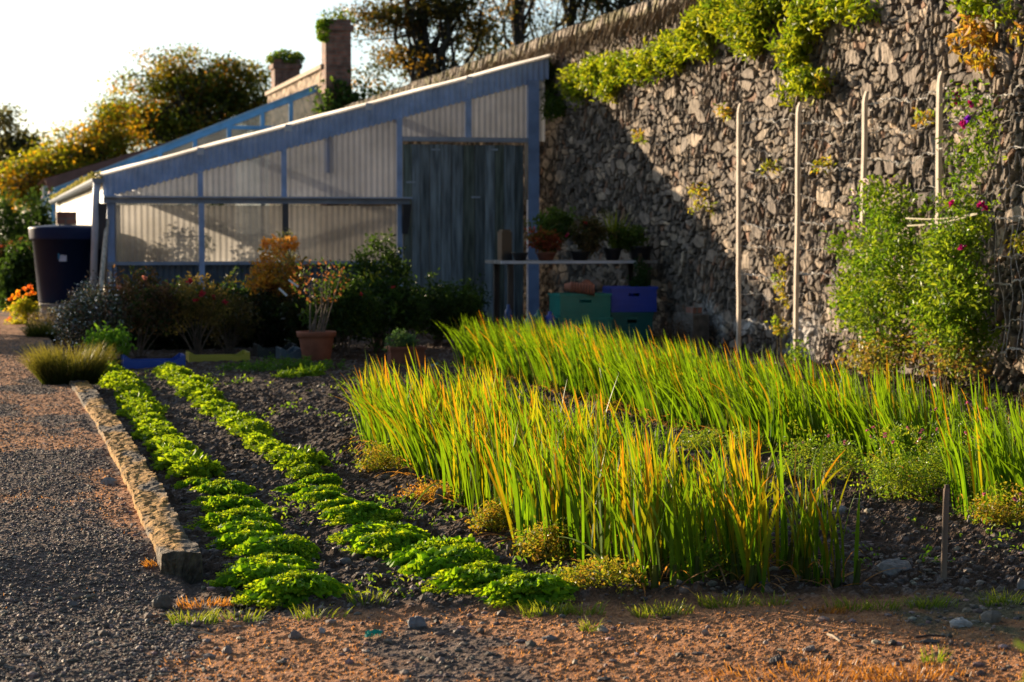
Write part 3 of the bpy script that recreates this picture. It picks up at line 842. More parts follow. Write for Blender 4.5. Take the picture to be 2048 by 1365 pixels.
for ri, x0 in enumerate(rows):
    y = 6.32 - .03 * ri; k = 0
    while y < 11.2:
        me = (OD if y < 8.0 and rng.rand() < .6 else ON)[rng.randint(6)]
        lean = -.03 - .12 * sstep(7.5, 9.5, np.array(y)) if True else 0
        place_onion(me, x0 + .04 * rng.randn(), y + .03 * rng.randn(),
                    ('nearest' if k == 0 else 'orange-tipped' if y < 8.4 else 'leaning green') + ' onion plant of the near block, ' + rn[ri],
                    'onion plants in the near block', .95 + .15 * rng.rand(), float(lean))
        y += .125; k += 1; cnt += 1
far_rows = [4.10, 4.30, 4.50, 4.72]
far_pts = []
for ri, x0 in enumerate(far_rows):
    y = 7.2
    while y < 17.1:
        x = x0 + .05 * rng.randn()
        if not (7.95 < y < 8.9 and ri < 3) and not (8.9 < y < 9.8 and ri < 1): far_pts.append((y, x, ri))
        y += .115
far_pts.sort()
nind = 300 - cnt
rest = Acc()
for k, (y, x, ri) in enumerate(far_pts):
    lean = -.05 - .12 * (y > 10)
    if k < nind:
        place_onion(OF[rng.randint(10)], x, y, ('nearest green onion plant' if y < 8.2 else 'bright green onion plant') + ' of the far block, ' + rn[ri],
                    'onion plants in the far block', 1.0, lean)
    else:
        me = OF[rng.randint(10)]
        V = np.zeros(len(me.vertices) * 3, np.float32); me.vertices.foreach_get('co', V); V = V.reshape(-1, 3).astype(float)
        C = np.zeros(len(me.vertices) * 4, np.float32); me.color_attributes['Col'].data.foreach_get('color', C); C = C.reshape(-1, 4)[:, :3]
        th = rng.rand() * 1.2 - .6; c, s = math.cos(th), math.sin(th)
        V = V * np.array((1, 1, .9 + .25 * rng.rand()))
        V = np.stack([V[:, 0] * c - V[:, 1] * s + V[:, 2] * (lean + .06 * rng.randn()), V[:, 0] * s + V[:, 1] * c + V[:, 2] * .06 * rng.randn(), V[:, 2]], -1) + np.array((x, y, 0))
        nv_ = len(me.polygons); ls = np.zeros(len(me.loops), np.int32); me.loops.foreach_get('vertex_index', ls)
        lt = np.zeros(nv_, np.int32); me.polygons.foreach_get('loop_total', lt); st_ = np.zeros(nv_, np.int32); me.polygons.foreach_get('loop_start', st_)
        q = st_[lt == 4]; t3 = st_[lt == 3]
        rest.add(V, ls[q[:, None] + np.arange(4)], C, ls[t3[:, None] + np.arange(3)])
if rest.n:
    stuff(rest.obj('onion_plants', M_onion), 'dense green onion leaves at the far end of the far block', 'onions')
a = Acc(); n = 1500
X = np.where(rng.rand(n) < .5, 1.95 + .9 * rng.rand(n), 3.95 + .95 * rng.rand(n)); Y = np.where(X < 3, 6.25 + 5 * rng.rand(n), 7.2 + 10 * rng.rand(n))
t_ = rng.rand(n, 1)
blades(a, np.stack([X, Y, np.full(n, .015)], -1), rng.rand(n) * 6.28, .9 + .5 * rng.rand(n), .5 + .6 * rng.rand(n), .06 + .14 * rng.rand(n), .005 + .006 * rng.rand(n), np.array((.32, .15, .05)) * (1 - t_) + np.array((.50, .32, .14)) * t_, (.42, .24, .1), 5)
stuff(a.obj('dry_onion_leaves', M_leaf), 'dry fallen leaves tangled round the feet of the onions', 'dry leaves')
# fallen straps at the front of the near block
G2 = 'fallen onion leaves'
for lab, p0, p1, w in [('long green onion leaf fallen forward over the feathery weeds at the front', (1250, 1195), (1115, 1085), .018),
                    ('pale yellow-green onion leaf lying on the soil left of the near block', (905, 975), (822, 1030), .016),
                    ('second green onion leaf lying low at the front of the near block', (1240, 1200), (1130, 1165), .015),
                    ('pale onion leaf lying on the soil between the two onion blocks', (1610, 925), (1480, 935), .016)]:
    A_, B_ = at_g(*p0), at_g(*p1, .10 if w > .017 else .02)
    pts = [A_.lerp(B_, t) + Vector((0, 0, .05 * math.sin(t * 3.1) + .02)) for t in np.linspace(0, 1, 9)]
    a = Acc(); sgn = (B_ - A_).normalized().cross(Vector((0, 0, 1))).normalized()
    V = []
    for i, p in enumerate(pts):
        ww = w * (1 - (i / 8) ** 3 * .95) / 2
        V.append([np.array(p - A_ - sgn * ww), np.array(p - A_ + Vector((0, 0, -.003))), np.array(p - A_ + sgn * ww)])
    a.grid(np.array(V), (.17, .26, .03)); o = a.obj('onion_leaf', M_onion); o.location = A_
    tag(o, lab, 'leaf', G2)

# ------------------------------------------------------------------ weeds
FUM = [(.10, .22, .02), (.18, .30, .03), (.07, .15, .02), (.24, .30, .04)]
def weed(label, px, py, w, h, cs=FUM, nc=60, flowers=0, six=False, ls=.018, grp='feathery weeds among the onions'):
    p = at_g(px, py)
    blobs = [(p.x, p.y, h * .5, w / 2, w / 2, h * .5), (p.x + w * .25, p.y + .05, h * .4, w * .35, w * .3, h * .35), (p.x - w * .28, p.y, h * .3, w * .3, w * .3, h * .3)]
    fl = [((p.x + (rng.rand() - .5) * w, p.y - w * .2 + (rng.rand() - .5) * w * .6, h * (.75 + .3 * rng.rand())), .009, (.45, .14, .24)) for _ in range(flowers)]
    bush('weed', label, 'weed', (p.x, p.y, 0), blobs, nc, 26, ls, cs, M_lettuce, grp, (.20, .14, .06), .003, 14, .05, six=six, lw=.45, flowers=fl)
YW = [(.20, .28, .03), (.28, .26, .04), (.12, .22, .02), (.32, .20, .05)]
weed('yellowish feathery weed at the left foot of the near onions, furthest back', 755, 950, .20, .16, YW)
weed('yellow-green feathery weed at the foot of the near onions, middle of three', 985, 1070, .15, .13, YW)
weed('round feathery weed at the front left foot of the near onions', 1085, 1130, .18, .14, YW, 70)
weed('sprawling yellow-green weed at the front left corner of the near onions', 1200, 1190, .28, .12, YW, 70)
weed('low bright weed at the near side of the far block, leftmost of the pair', 1400, 905, .28, .13, FUM, 60)
weed('low bright weed at the near side of the far block, right one of the pair', 1490, 915, .24, .15, FUM, 60)
weed('pink-flowered weed at the foot of the far onions, left of the big one', 1650, 965, .42, .24, FUM, 120, 7)
weed('big bushy pink-flowered weed in the gap of the far onions', 1830, 1000, .50, .34, FUM, 200, 14)
weed('dark green weed behind the big bushy weed', 1930, 985, .40, .40, [(.06, .14, .02), (.10, .2, .03)], 130, 4)
weed('yellow weed at the foot of the onions by the right edge', 2010, 1060, .26, .17, YW, 80, 4)
weed('small leafy weed under the middle of the near onions', 1420, 1160, .26, .16, FUM, 60)
weed('orange dry weed at the left foot of the near onions', 860, 1000, .22, .06, [(.40, .20, .06), (.3, .25, .05)], 40)
weed('small dark low weed at the shaded end of the first soil strip', 560, 745, .9, .10, [(.05, .12, .02), (.07, .16, .03)], 120, ls=.03, grp='low weeds in the shade before the pots')
weed('bright leaf weed on the soil before the terracotta pot', 625, 755, .22, .07, [(.20, .34, .03)], 20, six=True, ls=.05, grp='low weeds in the shade before the pots')
weed('bright small weed left of the bright leaf weed before the pots', 572, 760, .18, .06, [(.20, .34, .03)], 14, six=True, ls=.045, grp='low weeds in the shade before the pots')
# seedlings over the soil
a = Acc(); n = 1500
Y = 6.35 + 11 * rng.rand(n) ** 1.3; X = .8 + rng.rand(n) * 6.2
k = fbm(X[:, None] * 2.2, Y[:, None] * 2.2, 500, 3)[:, 0] + .12 * (X > 2.8) > .47
X, Y = X[k], Y[k]
Z = ground_height(X[:, None], Y[:, None])[0][:, 0]
for x, y, z in zip(X, Y, Z):
    m = rng.randint(4, 12); s = .012 + .02 * rng.rand()
    P = np.stack([x + rng.randn(m) * s * .9, y + rng.randn(m) * s * .9, z + s * .3 + rng.rand(m) * s * 1.3], -1)
    leaves(a, P, s * .9, s * .6, pal(m, [(.12, .24, .03), (.20, .30, .04), (.08, .18, .02)]), 1.5, six=True)
stuff(a.obj('seedling_weeds', M_lettuce), 'tiny green weed seedlings scattered over the soil', 'weeds')
# grass tufts along the near edge of the bed
def tuft(label, px, py, w, h, n, cb=(.10, .20, .02), ct=(.30, .36, .05), grp='grass tufts along the near edge of the bed', bw=.0035, name='grass_tuft'):
    p = at_g(px, py)
    B = np.stack([(rng.rand(n) - .5) * w, (rng.rand(n) - .5) * w * .5, np.zeros(n)], -1)
    a = Acc(); t = rng.rand(n, 1)
    az = np.arctan2(B[:, 1], B[:, 0]) + rng.randn(n) * .7
    blades(a, B, az, .1 + .6 * rng.rand(n), .2 + .8 * rng.rand(n), h * (.5 + .7 * rng.rand(n)), bw, np.array(cb) * (1 - t * .5), np.array(ct) * (.7 + .5 * t), 5)
    o = a.obj(name, M_lettuce); o.location = (p.x, p.y, gh(p.x, p.y) - .004); tag(o, label, 'grass', grp)
for px, py, w, n, lab in [(1090, 1228, .16, 150, 'bright tuft of grass before the near onions, leftmost of the long run'),
                 (1165, 1226, .14, 120, 'grass tuft right of the leftmost bright tuft'),
                 (1320, 1224, .18, 200, 'widest bright grass tuft in front of the near onions'),
                 (1450, 1212, .16, 160, 'grass tuft in front of the near onions, right of the widest'),
                 (1545, 1212, .10, 60, 'thin grass tuft below the right corner of the near onions'),
                 (1700, 1215, .13, 90, 'grass tuft between the onions and the stake'),
                 (1860, 1210, .16, 140, 'grass tuft right below the thin stake'),
                 (2010, 1205, .16, 120, 'grass tuft at the right edge along the bed'),
                 (1765, 1215, .10, 70, 'small tuft left of the one below the stake'),
                 (385, 1245, .14, 130, 'sparse tuft below the first frilly lettuce of the kerb row'),
                 (480, 1240, .14, 60, 'thin tuft left in front of the first kerb row lettuce'),
                 (640, 1235, .16, 60, 'thin tuft between the ends of the lettuce rows'),
                 (735, 1215, .12, 60, 'upright tuft right of the first kerb row lettuce'),
                 (1180, 1262, .05, 40, 'tiny tuft out on the track before the near onions'),
                 (1870, 1325, .07, 50, 'low green tuft out on the track at the lower right')]:
    tuft(lab, px, py, w, .05, n)
for px, py, w, lab in [(320, 1160, .10, 'dead orange grass tuft against the end of the kerb'), (410, 1215, .16, 'dry orange tuft in front of the kerb end'),
                   (1650, 1222, .14, 'dry orange patch of grass in the tuft line'), (1600, 1350, .5, 'orange dead grass at the bottom edge, right of centre'), (1820, 1350, .3, 'orange dead grass at the bottom edge, far right')]:
    tuft(lab, px, py, w, .035, int(900 * w), (.30, .13, .04), (.50, .26, .08), 'dry grass tufts on the track')
# thick grass clumps beside the path
tuft('rounded dark grass clump overhanging the far end of the kerb', 140, 790, .40, .30, 2200, (.035, .06, .012), (.20, .20, .06), 'big grass clumps by the path', .005, 'grass_clump')
tuft('dark grass clump below the water tank', 105, 690, .42, .26, 1500, (.02, .04, .010), (.10, .12, .03), 'big grass clumps by the path', .006, 'grass_clump')

# teal scrap, twigs, stake
p = at_g(747, 1273); a = Acc()
for k in range(5):
    n = 9; t = np.linspace(0, 1, n)
    P = np.stack([.045 * (t - .5) + .006 * np.sin(t * 9 + k), .012 * np.cos(t * 7 + k * 2), .010 + .007 * np.sin(t * 11 + k)], -1)
    a.grid(np.stack([P, P + np.array((0, .004, .007))], 1), (.0, .30, .20))
o = a.obj('plastic_scrap', M_plastic); o.location = (p.x, p.y, gh(p.x, p.y)); tag(o, 'crumpled teal plastic scrap on the moss at the front', 'plastic scrap')
for lab, A_, B_ in [('pale straw twig lying on the track right of centre', (1655, 1277), (1680, 1290)), ('dark stick lying on the track below the stake', (1830, 1284), (1890, 1280)),
                ('short pale stick before the near onions', (390, 1275), (430, 1278))]:
    P, Q_ = at_g(*A_), at_g(*B_); a = Acc()
    a.tube([np.array((0, 0, .012)), np.array((Q_ - P) * .5 + Vector((0, .004, .016))), np.array(Q_ - P + Vector((0, 0, .010)))], [.004, .0035, .003], np.array((.35, .28, .2) if 'pale' in lab else (.07, .05, .04)))
    o = a.obj('twig', M_bark); o.location = P; tag(o, lab, 'twig')
p = at_g(1886, 1166); q = at_g(1886, 1166) + Vector((.006, .0, .325)); a = Acc()
pts = [np.array((0, 0, -.05)), np.array((.002, 0, .1)), np.array((.006, 0, .22)), np.array((.009, 0, .325))]
a.bar(pts[0], pts[3], .018, .012, (.20, .14, .10)); a.bar(np.array((.009, 0, .3255)), np.array((.0095, 0, .338)), .013, .009, (.12, .08, .06))
o = a.obj('stake', M_wood); o.location = p; tag(o, 'thin brown wooden stake standing in the soil at the right', 'stake')

# leaf very near the lens, bottom right
p = at_d(2100, 1420, 2.2); b_ = (p.x, p.y, -.05)
a = Acc()
t = rng.rand(40, 1); leaves(a, np.array([(0, 0, p.z + .03)] * 40) + rng.randn(40, 3) * .014, .05, .04, np.array((.28, .36, .03)) * (.8 + .4 * t), .5, six=True)
root = thing('tall_weed', 'yellow-green out-of-focus plant tip in the lower right corner', 'plant', b_)
for v in a.V: v += np.array((0, 0, .03))
a.obj('foliage', M_leaf, root)
a = Acc(); a.tube([(0, 0, 0), (.01, 0, p.z * .5), (0, 0, p.z + .05)], [.006, .005, .003], np.array((.12, .2, .03))); a.obj('stem', M_leaf, root)

# ------------------------------------------------------------------ posts, wires, netting
PX = 7.0
ptop = {0: (1480, 207), 1: (1595, 205), 2: (1729, 183), 3: (1879, 143)}
posts = []
GP = 'pale posts standing along the wall'
plab = ['pale square post along the wall, furthest left', 'second pale post from the left along the wall', 'third pale post from the left, half behind the sweet peas', 'tallest pale post with an angled tip above the sweet peas']
for i in range(4):
    t_ = at_x(*ptop[i], PX)
    y0 = t_.y; zt = t_.z
    a = Acc(); w = .016
    ns = 12; zs = np.linspace(-.1, zt - .10, ns); jx = np.cumsum(rng.randn(ns)) * .0025
    V = [[(sx * w + jx[k], sy * .024, z) for sx, sy in ((-1, -1), (1, -1), (1, 1), (-1, 1), (-1, -1))] for k, z in enumerate(zs)]
    # cranked tip bending towards the wall
    for k, (dz, dx_, s_) in enumerate(((.05, .006, .95), (.10, .020, .8))):
        V.append([(sx * w * s_ + jx[-1] + dx_, sy * .024 * s_, zt - .10 + dz) for sx, sy in ((-1, -1), (1, -1), (1, 1), (-1, 1), (-1, -1))])
    V = np.array(V); a.grid(V[:, ::-1], (.50, .42, .34))
    top = V[-1][:4]; a.add(top, [(0, 1, 2, 3)], (.55, .47, .38))
    o = a.obj('post', M_matte); o.location = (PX, y0, 0); tag(o, plab[i], 'post', GP); posts.append((y0, zt))
def wire(a, P, r=.0035, kink=.006, col=(.62, .58, .53)):
    P = np.array(P); P = P + np.random.RandomState(len(P)).randn(*P.shape) * kink
    a.tube(P, r, np.array(col), 4)
a = Acc()
ya, yb = 13.0, posts[0][0]
for k in range(9):
    z = .38 + k * .235
    for (u0, u1) in [(posts[i + 1][0], posts[i][0]) for i in range(3)] + [(12.6, posts[3][0])]:
        n = 40; t = np.linspace(0, 1, n)
        Y = u0 + (u1 - u0) * t; sag = -.06 * np.sin(t * math.pi) * (.4 + rng.rand()) + .02 * np.sin(t * 9 + k)
        P = np.stack([np.full(n, PX + .05) + .025 * np.sin(t * 21 + k), Y, z + sag + .02 * rng.randn()], -1)
        wire(a, P, .0040 if k % 2 == 0 else .0026, .014)
        if k % 2 == 0:
            P2 = P + np.stack([.006 * np.sin(t * 160), 0 * t, .010 * np.cos(t * 160)], -1); wire(a, P2, .0034, .008)
for y in np.arange(12.7, 13.9, .12):
    n = 26; z = np.linspace(.3, 1.75, n)
    P = np.stack([np.full(n, PX + .06) + .02 * np.sin(z * 9 + y * 5), y + .03 * np.sin(z * 6 + y * 30), z], -1); wire(a, P, .0022, .006)
for y in np.arange(14, posts[0][0], .33):
    n = 26; z = np.linspace(.35, 2.2, n)
    P = np.stack([np.full(n, PX + .07) + .02 * np.sin(z * 9 + y * 5), y + .03 * np.sin(z * 6 + y * 30), z], -1); wire(a, P, .0022, .006, (.3, .28, .26))
o = a.obj('wire_netting', M_metal); tag(o, 'crumpled galvanised wire netting strung between the pale posts', 'netting')
for lab, A_, B_ in [('pale cord tied across the sweet peas, upper one', (1812, 437), (1950, 428)), ('pale cord tied across the sweet peas, lower one', (1815, 452), (1955, 428))]:
    P, Q_ = at_x(*A_, 6.78), at_x(*B_, 6.80); a = Acc()
    t = np.linspace(0, 1, 14)[:, None]; pts = np.array([(0, 0, 0)]) * (1 - t) + np.array(Q_ - P) * t; pts[:, 2] -= .02 * np.sin(t[:, 0] * 3.14)
    a.tube(pts, .006, np.array((.5, .45, .32)), 5); o = a.obj('cord', M_matte); o.location = P; tag(o, lab, 'cord', 'cords round the sweet peas')

# ------------------------------------------------------------------ sweet peas
SP = [(.10, .20, .015), (.18, .29, .02), (.06, .13, .012), (.26, .34, .03)]
def wblob(px, py, X, rpx, rpy, rx=.22):
    p = at_x(px, py, X); dep = (p - EYE).dot(FWD)
    return (p.x, p.y, p.z, rx, rpx / F * dep * 1.9, rpy / F * dep)
mag = (.30, .01, .12)
def peas(label, base, bl, nc, fl):
    bush('sweet_pea', label, 'climbing plant', base, bl, nc, 22, .045, SP, M_leaf, 'sweet peas climbing the netting', (.14, .15, .05), .006, 34, .11, six=True, lw=.5, up=.8,
         flowers=[(at_x(x, y, 6.72), .032, c) for x, y, c in fl])
g_ = at_x(1765, 760, 6.85)
peas('broad green sweet pea tangled over the third post', (6.85, at_x(1765, 700, 6.85).y, 0),
     [wblob(1765, 400, 6.9, 30, 50), wblob(1780, 470, 6.85, 60, 70), wblob(1740, 560, 6.85, 60, 80), wblob(1800, 560, 6.8, 50, 90), wblob(1760, 650, 6.85, 60, 60), wblob(1705, 610, 6.9, 25, 60), wblob(1700, 490, 6.92, 14, 40)], 310,
     [(1705, 385, (.8, .8, .75)), (1732, 365, (.8, .8, .75))])
peas('sweet pea with magenta flowers climbing the tallest post', (6.85, at_x(1895, 700, 6.85).y, 0),
     [wblob(1940, 220, 6.85, 8, 60), wblob(1930, 330, 6.85, 10, 60), wblob(1915, 440, 6.85, 45, 50), wblob(1900, 520, 6.8, 60, 70), wblob(1915, 600, 6.8, 50, 60), wblob(1885, 640, 6.85, 40, 60), wblob(1930, 680, 6.85, 25, 40)], 290,
     [(1908, 205, mag), (1909, 190, mag), (1940, 210, mag), (1926, 247, mag), (1937, 240, (.15, .02, .4)), (1930, 252, mag), (1906, 408, mag), (1963, 410, mag), (1967, 417, mag), (1925, 497, mag)])
bush('sweet_pea', 'thin yellowing young stem climbing between the second post and the first', 'climbing plant', (6.9, at_x(1560, 700, 6.9).y, 0),
     [wblob(1558, 540, 6.95, 5, 40, .05), wblob(1563, 600, 6.95, 6, 40, .05), wblob(1560, 660, 6.95, 9, 30, .06)], 26, 12, .04, [(.2, .3, .03), (.35, .28, .04)], M_leaf, 'sweet peas climbing the netting', (.2, .15, .06), .004, 4, .05, six=True)
DRY = [(.30, .20, .05), (.24, .26, .04), (.14, .22, .03), (.22, .12, .06)]
bush('dry_climber', 'yellow and rust dying leaves at the foot of the broad sweet pea', 'plant', (6.8, at_x(1760, 720, 6.8).y, 0),
     [wblob(1770, 710, 6.8, 50, 40), wblob(1720, 720, 6.8, 20, 30)], 80, 16, .04, DRY, M_leaf, 'dying leaves under the sweet peas', six=True, nstem=14, stem_r=.005)
bush('dry_climber', 'brown stalks and dying leaves at the foot of the tallest post', 'plant', (6.8, at_x(1890, 740, 6.8).y, 0),
     [wblob(1880, 700, 6.8, 18, 50), wblob(1930, 720, 6.8, 25, 40)], 60, 14, .04, DRY, M_leaf, 'dying leaves under the sweet peas', six=True, nstem=16, stem_r=.006)
bush('small_weed', 'small green weed at the foot of the second post', 'weed', (6.9, at_x(1592, 725, 6.9).y, 0), [wblob(1592, 712, 6.9, 10, 22, .08)], 16, 12, .04, FUM, M_leaf, nstem=3, stem_r=.004, six=True)

# ------------------------------------------------------------------ climber on the wall
IV = [(.16, .26, .015), (.30, .36, .02), (.08, .15, .012), (.40, .42, .03)]
def ivy(label, bl, nc, cs=IV, ls=.075, X=7.24, w=None, nl=32, cat='climber', cz=.13):
    B = [wblob(x, y, X, a_, b_, .10) for x, y, a_, b_ in bl]
    yb = B[0][1]
    bush('wall_climber', label, cat, (WALLX - .05, yb, B[0][2]), B, nc, nl, ls, cs, M_leaf, 'climbers growing on the wall', (.12, .08, .05), .008, max(3, nc // 14), cz, w=w, lw=.35, up=.2, six=True)
ivy('yellow-green creeper hanging over the wall top beside the greenhouse ridge', [(1150, 165, 30, 30), (1190, 150, 30, 35), (1230, 140, 30, 28), (1215, 180, 15, 20), (1270, 135, 25, 25), (1310, 125, 25, 28), (1345, 105, 30, 30)], 190)
ivy('large bright creeper at the top of the wall, above the first post', [(1440, 10, 45, 40), (1480, 40, 50, 50), (1520, 10, 50, 40), (1395, 60, 30, 25), (1400, 85, 25, 20), (1500, 85, 25, 20), (1370, 90, 15, 15)], 300)
ivy('creeper hanging down the wall above the second post', [(1620, 20, 35, 35), (1600, 60, 18, 25), (1585, 110, 18, 22), (1600, 160, 15, 20), (1625, 165, 18, 14), (1680, 15, 30, 16), (1720, 25, 20, 12), (1555, 80, 6, 20), (1575, 190, 12, 12)], 110)
ivy('dark green shaded creeper at the corner of the greenhouse', [(1090, 195, 25, 22), (1110, 215, 20, 14), (1085, 150, 16, 20)], 60, [(.05, .10, .02), (.10, .17, .02)])
ivy('orange and yellow creeper high on the wall above the tallest post', [(1950, 70, 25, 22), (1925, 95, 15, 15), (2030, 75, 12, 12), (1960, 120, 12, 10)], 20, [(.40, .20, .05), (.32, .30, .03), (.45, .28, .06)], .08, nl=12)
ivy('sparse bright sprigs at the top right corner of the wall', [(1945, 8, 20, 12), (2000, 25, 14, 8)], 22, nl=12)
for x, y, s, lab in [(1397, 380, 10, 'yellow sprig on the wall at the edge of the greenhouse shadow'), (1405, 415, 12, 'second yellow sprig just below at the shadow edge'), (1275, 275, 9, 'small sprig in the lit wall near the creeper'),
                (1445, 225, 12, 'orange sprig on the wall left of the first post top'), (1540, 335, 8, 'yellow sprig between the first and second posts'), (1640, 330, 9, 'tiny sprig on the wall right of the second post'),
                (1850, 235, 10, 'yellow sprig on the wall between third and tallest posts'), (2035, 485, 12, 'small orange sprig at the right edge of the wall'), (1650, 160, 14, 'green sprig on the wall above the third post')]:
    ivy(lab, [(x, y, s, s)], 6, [(.32, .32, .03), (.42, .26, .05), (.2, .3, .03)], .06, nl=9, cz=.07)

# ------------------------------------------------------------------ polycarbonate lean-to greenhouse
YG = 25.8
def gpt(px, py, Y=YG): return at_y(px, py, Y)
PL, PR = gpt(197, 355), gpt(1098, 116)
XLg, ZE = PL.x, PL.z
XRg, ZR = PR.x, PR.z
def roofz(x): return ZE + (ZR - ZE) * (x - XLg) / (XRg - XLg)
XC = gpt(215, 500).x                               # left corner of the gable
gg = thing('lean_to_greenhouse', 'translucent corrugated lean-to greenhouse with plank door against the stone wall', 'greenhouse', (4.4, YG, 0))
O = np.array((4.4, YG, 0))
def gp(a, name, mat, smooth=False, parent=gg, label=None):
    a.V = [v - O for v in a.V]
    o = a.obj(name, mat, parent, smooth)
    if label: o['label'] = label
    return o
def corr_sheet(a, x0, x1, zb, zt_fn, y, period=.0762, amp=.010, nz=3):
    xs = np.arange(x0, x1, period / 8); xs = np.append(xs, x1)
    V = np.zeros((len(xs), nz, 3))
    for k in range(nz):
        f = k / (nz - 1)
        V[:, k, 0] = xs; V[:, k, 1] = y + amp * np.sin(xs / period * 2 * math.pi)
        V[:, k, 2] = zb + (zt_fn(xs) - zb) * f
    a.grid(V)
xM = gpt(797, 400).x; xD1 = gpt(1052, 300).x; zDoor = gpt(800, 283).z; zSill = gpt(400, 402).z; zLow = gpt(400, 523).z
BLUE = (.24, .34, .58); BLUE2 = (.30, .40, .62)
# upper gable sheets
a = Acc(); corr_sheet(a, XC, xM, zSill + .02, lambda x: roofz(x) - .03, YG); gp(a, 'gable_sheet', M_poly, True)
a = Acc(); corr_sheet(a, xM + .03, XRg - .05, zDoor + .02, lambda x: roofz(x) - .03, YG); gp(a, 'gable_sheet', M_poly, True)
# lower window sheets
xv = [gpt(p, 400).x for p in (222, 400, 567, 795)]
for i in range(3):
    a = Acc(); corr_sheet(a, xv[i] + .035, xv[i + 1] - .03, zLow, lambda x: zSill - .06 + 0 * x, YG - .10); gp(a, 'window_sheet', M_win, True)
a = Acc(); corr_sheet(a, XC, xM, 0, lambda x: zLow - .03 + 0 * x, YG - .08, .0762, .01)
a.C = [np.tile(np.array((.06, .085, .12)), (a.n, 1))]
gp(a, 'base_panel', M_paint, True)
# side wall sheets and far gable
a = Acc(); ys = np.arange(YG, 45, .0762 / 4)
V = np.zeros((len(ys), 2, 3)); V[:, :, 1] = ys[:, None]; V[:, :, 0] = (XC - .01 + .01 * np.sin(ys / .0762 * 6.283))[:, None]; V[:, 0, 2] = .35; V[:, 1, 2] = ZE - .04
a.grid(V); gp(a, 'side_sheet', M_side, True)
a = Acc(); a.box((XC - .06, YG + .02, 0), (XC + .06, 44.9, .345), (.35, .33, .30)); gp(a, 'plinth', M_matte)
a = Acc(); corr_sheet(a, XC, WALLX - .15, 0, lambda x: roofz(x) - .05, 44.95); gp(a, 'rear_sheet', M_side, True)
# roof sheets, corrugations running down the slope
xs = np.linspace(XLg, XRg + .05, 14); ys = np.arange(YG - .12, 45.05, .0762 / 6)
XX, YY = np.meshgrid(xs, ys, indexing='ij')
a = Acc(); a.grid(np.stack([XX, YY, roofz(XX) + .02 + .012 * np.sin(YY / .0762 * 6.283)], -1)[::-1]); gp(a, 'roof_sheet', M_polyroof, True)
# barge cap along the roof edge: thin, white, bright
a = Acc(); 
xs = np.linspace(XLg - .05, XRg + .04, 60); V = np.zeros((60, 3, 3))
for k in range(3): V[:, k, 0] = xs; V[:, k, 1] = YG - .10 - (.03 if k == 2 else 0); V[:, k, 2] = roofz(xs) + .0 + k * .026 + .006 * np.sin(xs * 5)
a.grid(V); gp(a, 'barge_cap', M_cap)
for px in (400, 575, 735, 935):
    x = gpt(px, 300).x; a = Acc(); a.box((x - .05, YG - .16, roofz(x) - .06), (x + .03, YG - .151, roofz(x) + .03), (.55, .56, .6)); gp(a, 'cap_bracket', M_paint)
# wide fascia strip of corrugated sheet just below the roof edge
bandh = .27
xs = np.arange(XLg + .05, XRg - .02, .0762 / 8)
V = np.zeros((len(xs), 3, 3)); wob = .012 * np.sin(xs / .0762 * 6.283)
for k in range(3):
    V[:, k, 0] = xs; V[:, k, 1] = YG - .05 + .010 * np.sin(xs / .0762 * 6.283)
    V[:, k, 2] = roofz(xs) - .005 - k / 2 * (bandh - (wob if k == 2 else 0))
V[:, 0, 2] = roofz(xs) + .0
a = Acc(); a.grid(V, (.30, .40, .62)); gp(a, 'fascia_strip', M_paint, True)
# rafter under the fascia
a = Acc(); a.bar((XC, YG + .06, roofz(XC) - .13), (XRg - .05, YG + .06, roofz(XRg - .05) - .13), .16, .05, BLUE); gp(a, 'rafter', M_paint)
# inside rafters / purlins throw the soft shadows seen through the sheets
for y in (29.2, 31.7, 34.2, 36.7, 39.2, 41.7):
    a = Acc(); a.bar((XC, y, roofz(XC) - .1), (XRg - .05, y, roofz(XRg - .05) - .1), .13, .05, BLUE); gp(a, 'rafter', M_paint)
for x in (3.2, 5.1):
    a = Acc(); a.bar((x, YG + .1, roofz(x) - .22), (x, 44.8, roofz(x) - .22), .08, .10, (.4, .4, .42), side=(1, 0, 0)); gp(a, 'purlin', M_paint)
# uprights
def upright(px, zb, zt, w, d=.07, col=BLUE2, y=YG - .045, name='upright'):
    x = gpt(px, 400).x; a = Acc(); a.box((x - w / 2, y - d / 2, zb), (x + w / 2, y + d / 2, zt), col); return gp(a, name, M_paint)
upright(222, 0, roofz(xv[0]) - .26, .11, .08, BLUE)
for px in (400, 567):
    x = gpt(px, 400).x; upright(px, zSill + .035, roofz(x) - .26, .065); 
upright(400, 0, zSill - .035, .07, y=YG - .15); upright(567, zLow - .4, zSill - .035, .075, col=(.06, .06, .07), y=YG - .15)
x = gpt(655, 300).x; upright(655, gpt(655, 345).z, roofz(x) - .1, .05, y=YG + .055)
upright(797, 0, roofz(xM) - .26, .07, y=YG - .06); x = gpt(935, 200).x; upright(935, zDoor + .03, roofz(x) - .26, .075)
x = gpt(1063, 200).x; upright(1064, 0, roofz(x) - .24, .15, .09, BLUE)
# transoms
a = Acc(); a.box((XC - .05, YG - .14, zSill - .035), (xM + .12, YG - .0, zSill + .03), (.26, .32, .46)); gp(a, 'transom', M_paint)
a = Acc(); a.box((XC - .05, YG - .24, zSill + .033), (xM + .14, YG - .02, zSill + .055), (.36, .42, .54)); gp(a, 'ledge', M_paint)
a = Acc(); a.box((XC, YG - .16, zLow - .045), (xM, YG - .085, zLow - .002), (.26, .31, .42)); gp(a, 'sill', M_paint)
a = Acc(); a.box((xM + .04, YG - .09, zDoor - .0), (gpt(1064, 400).x - .078, YG - .012, zDoor + .06), (.30, .33, .40)); gp(a, 'door_lintel', M_paint)
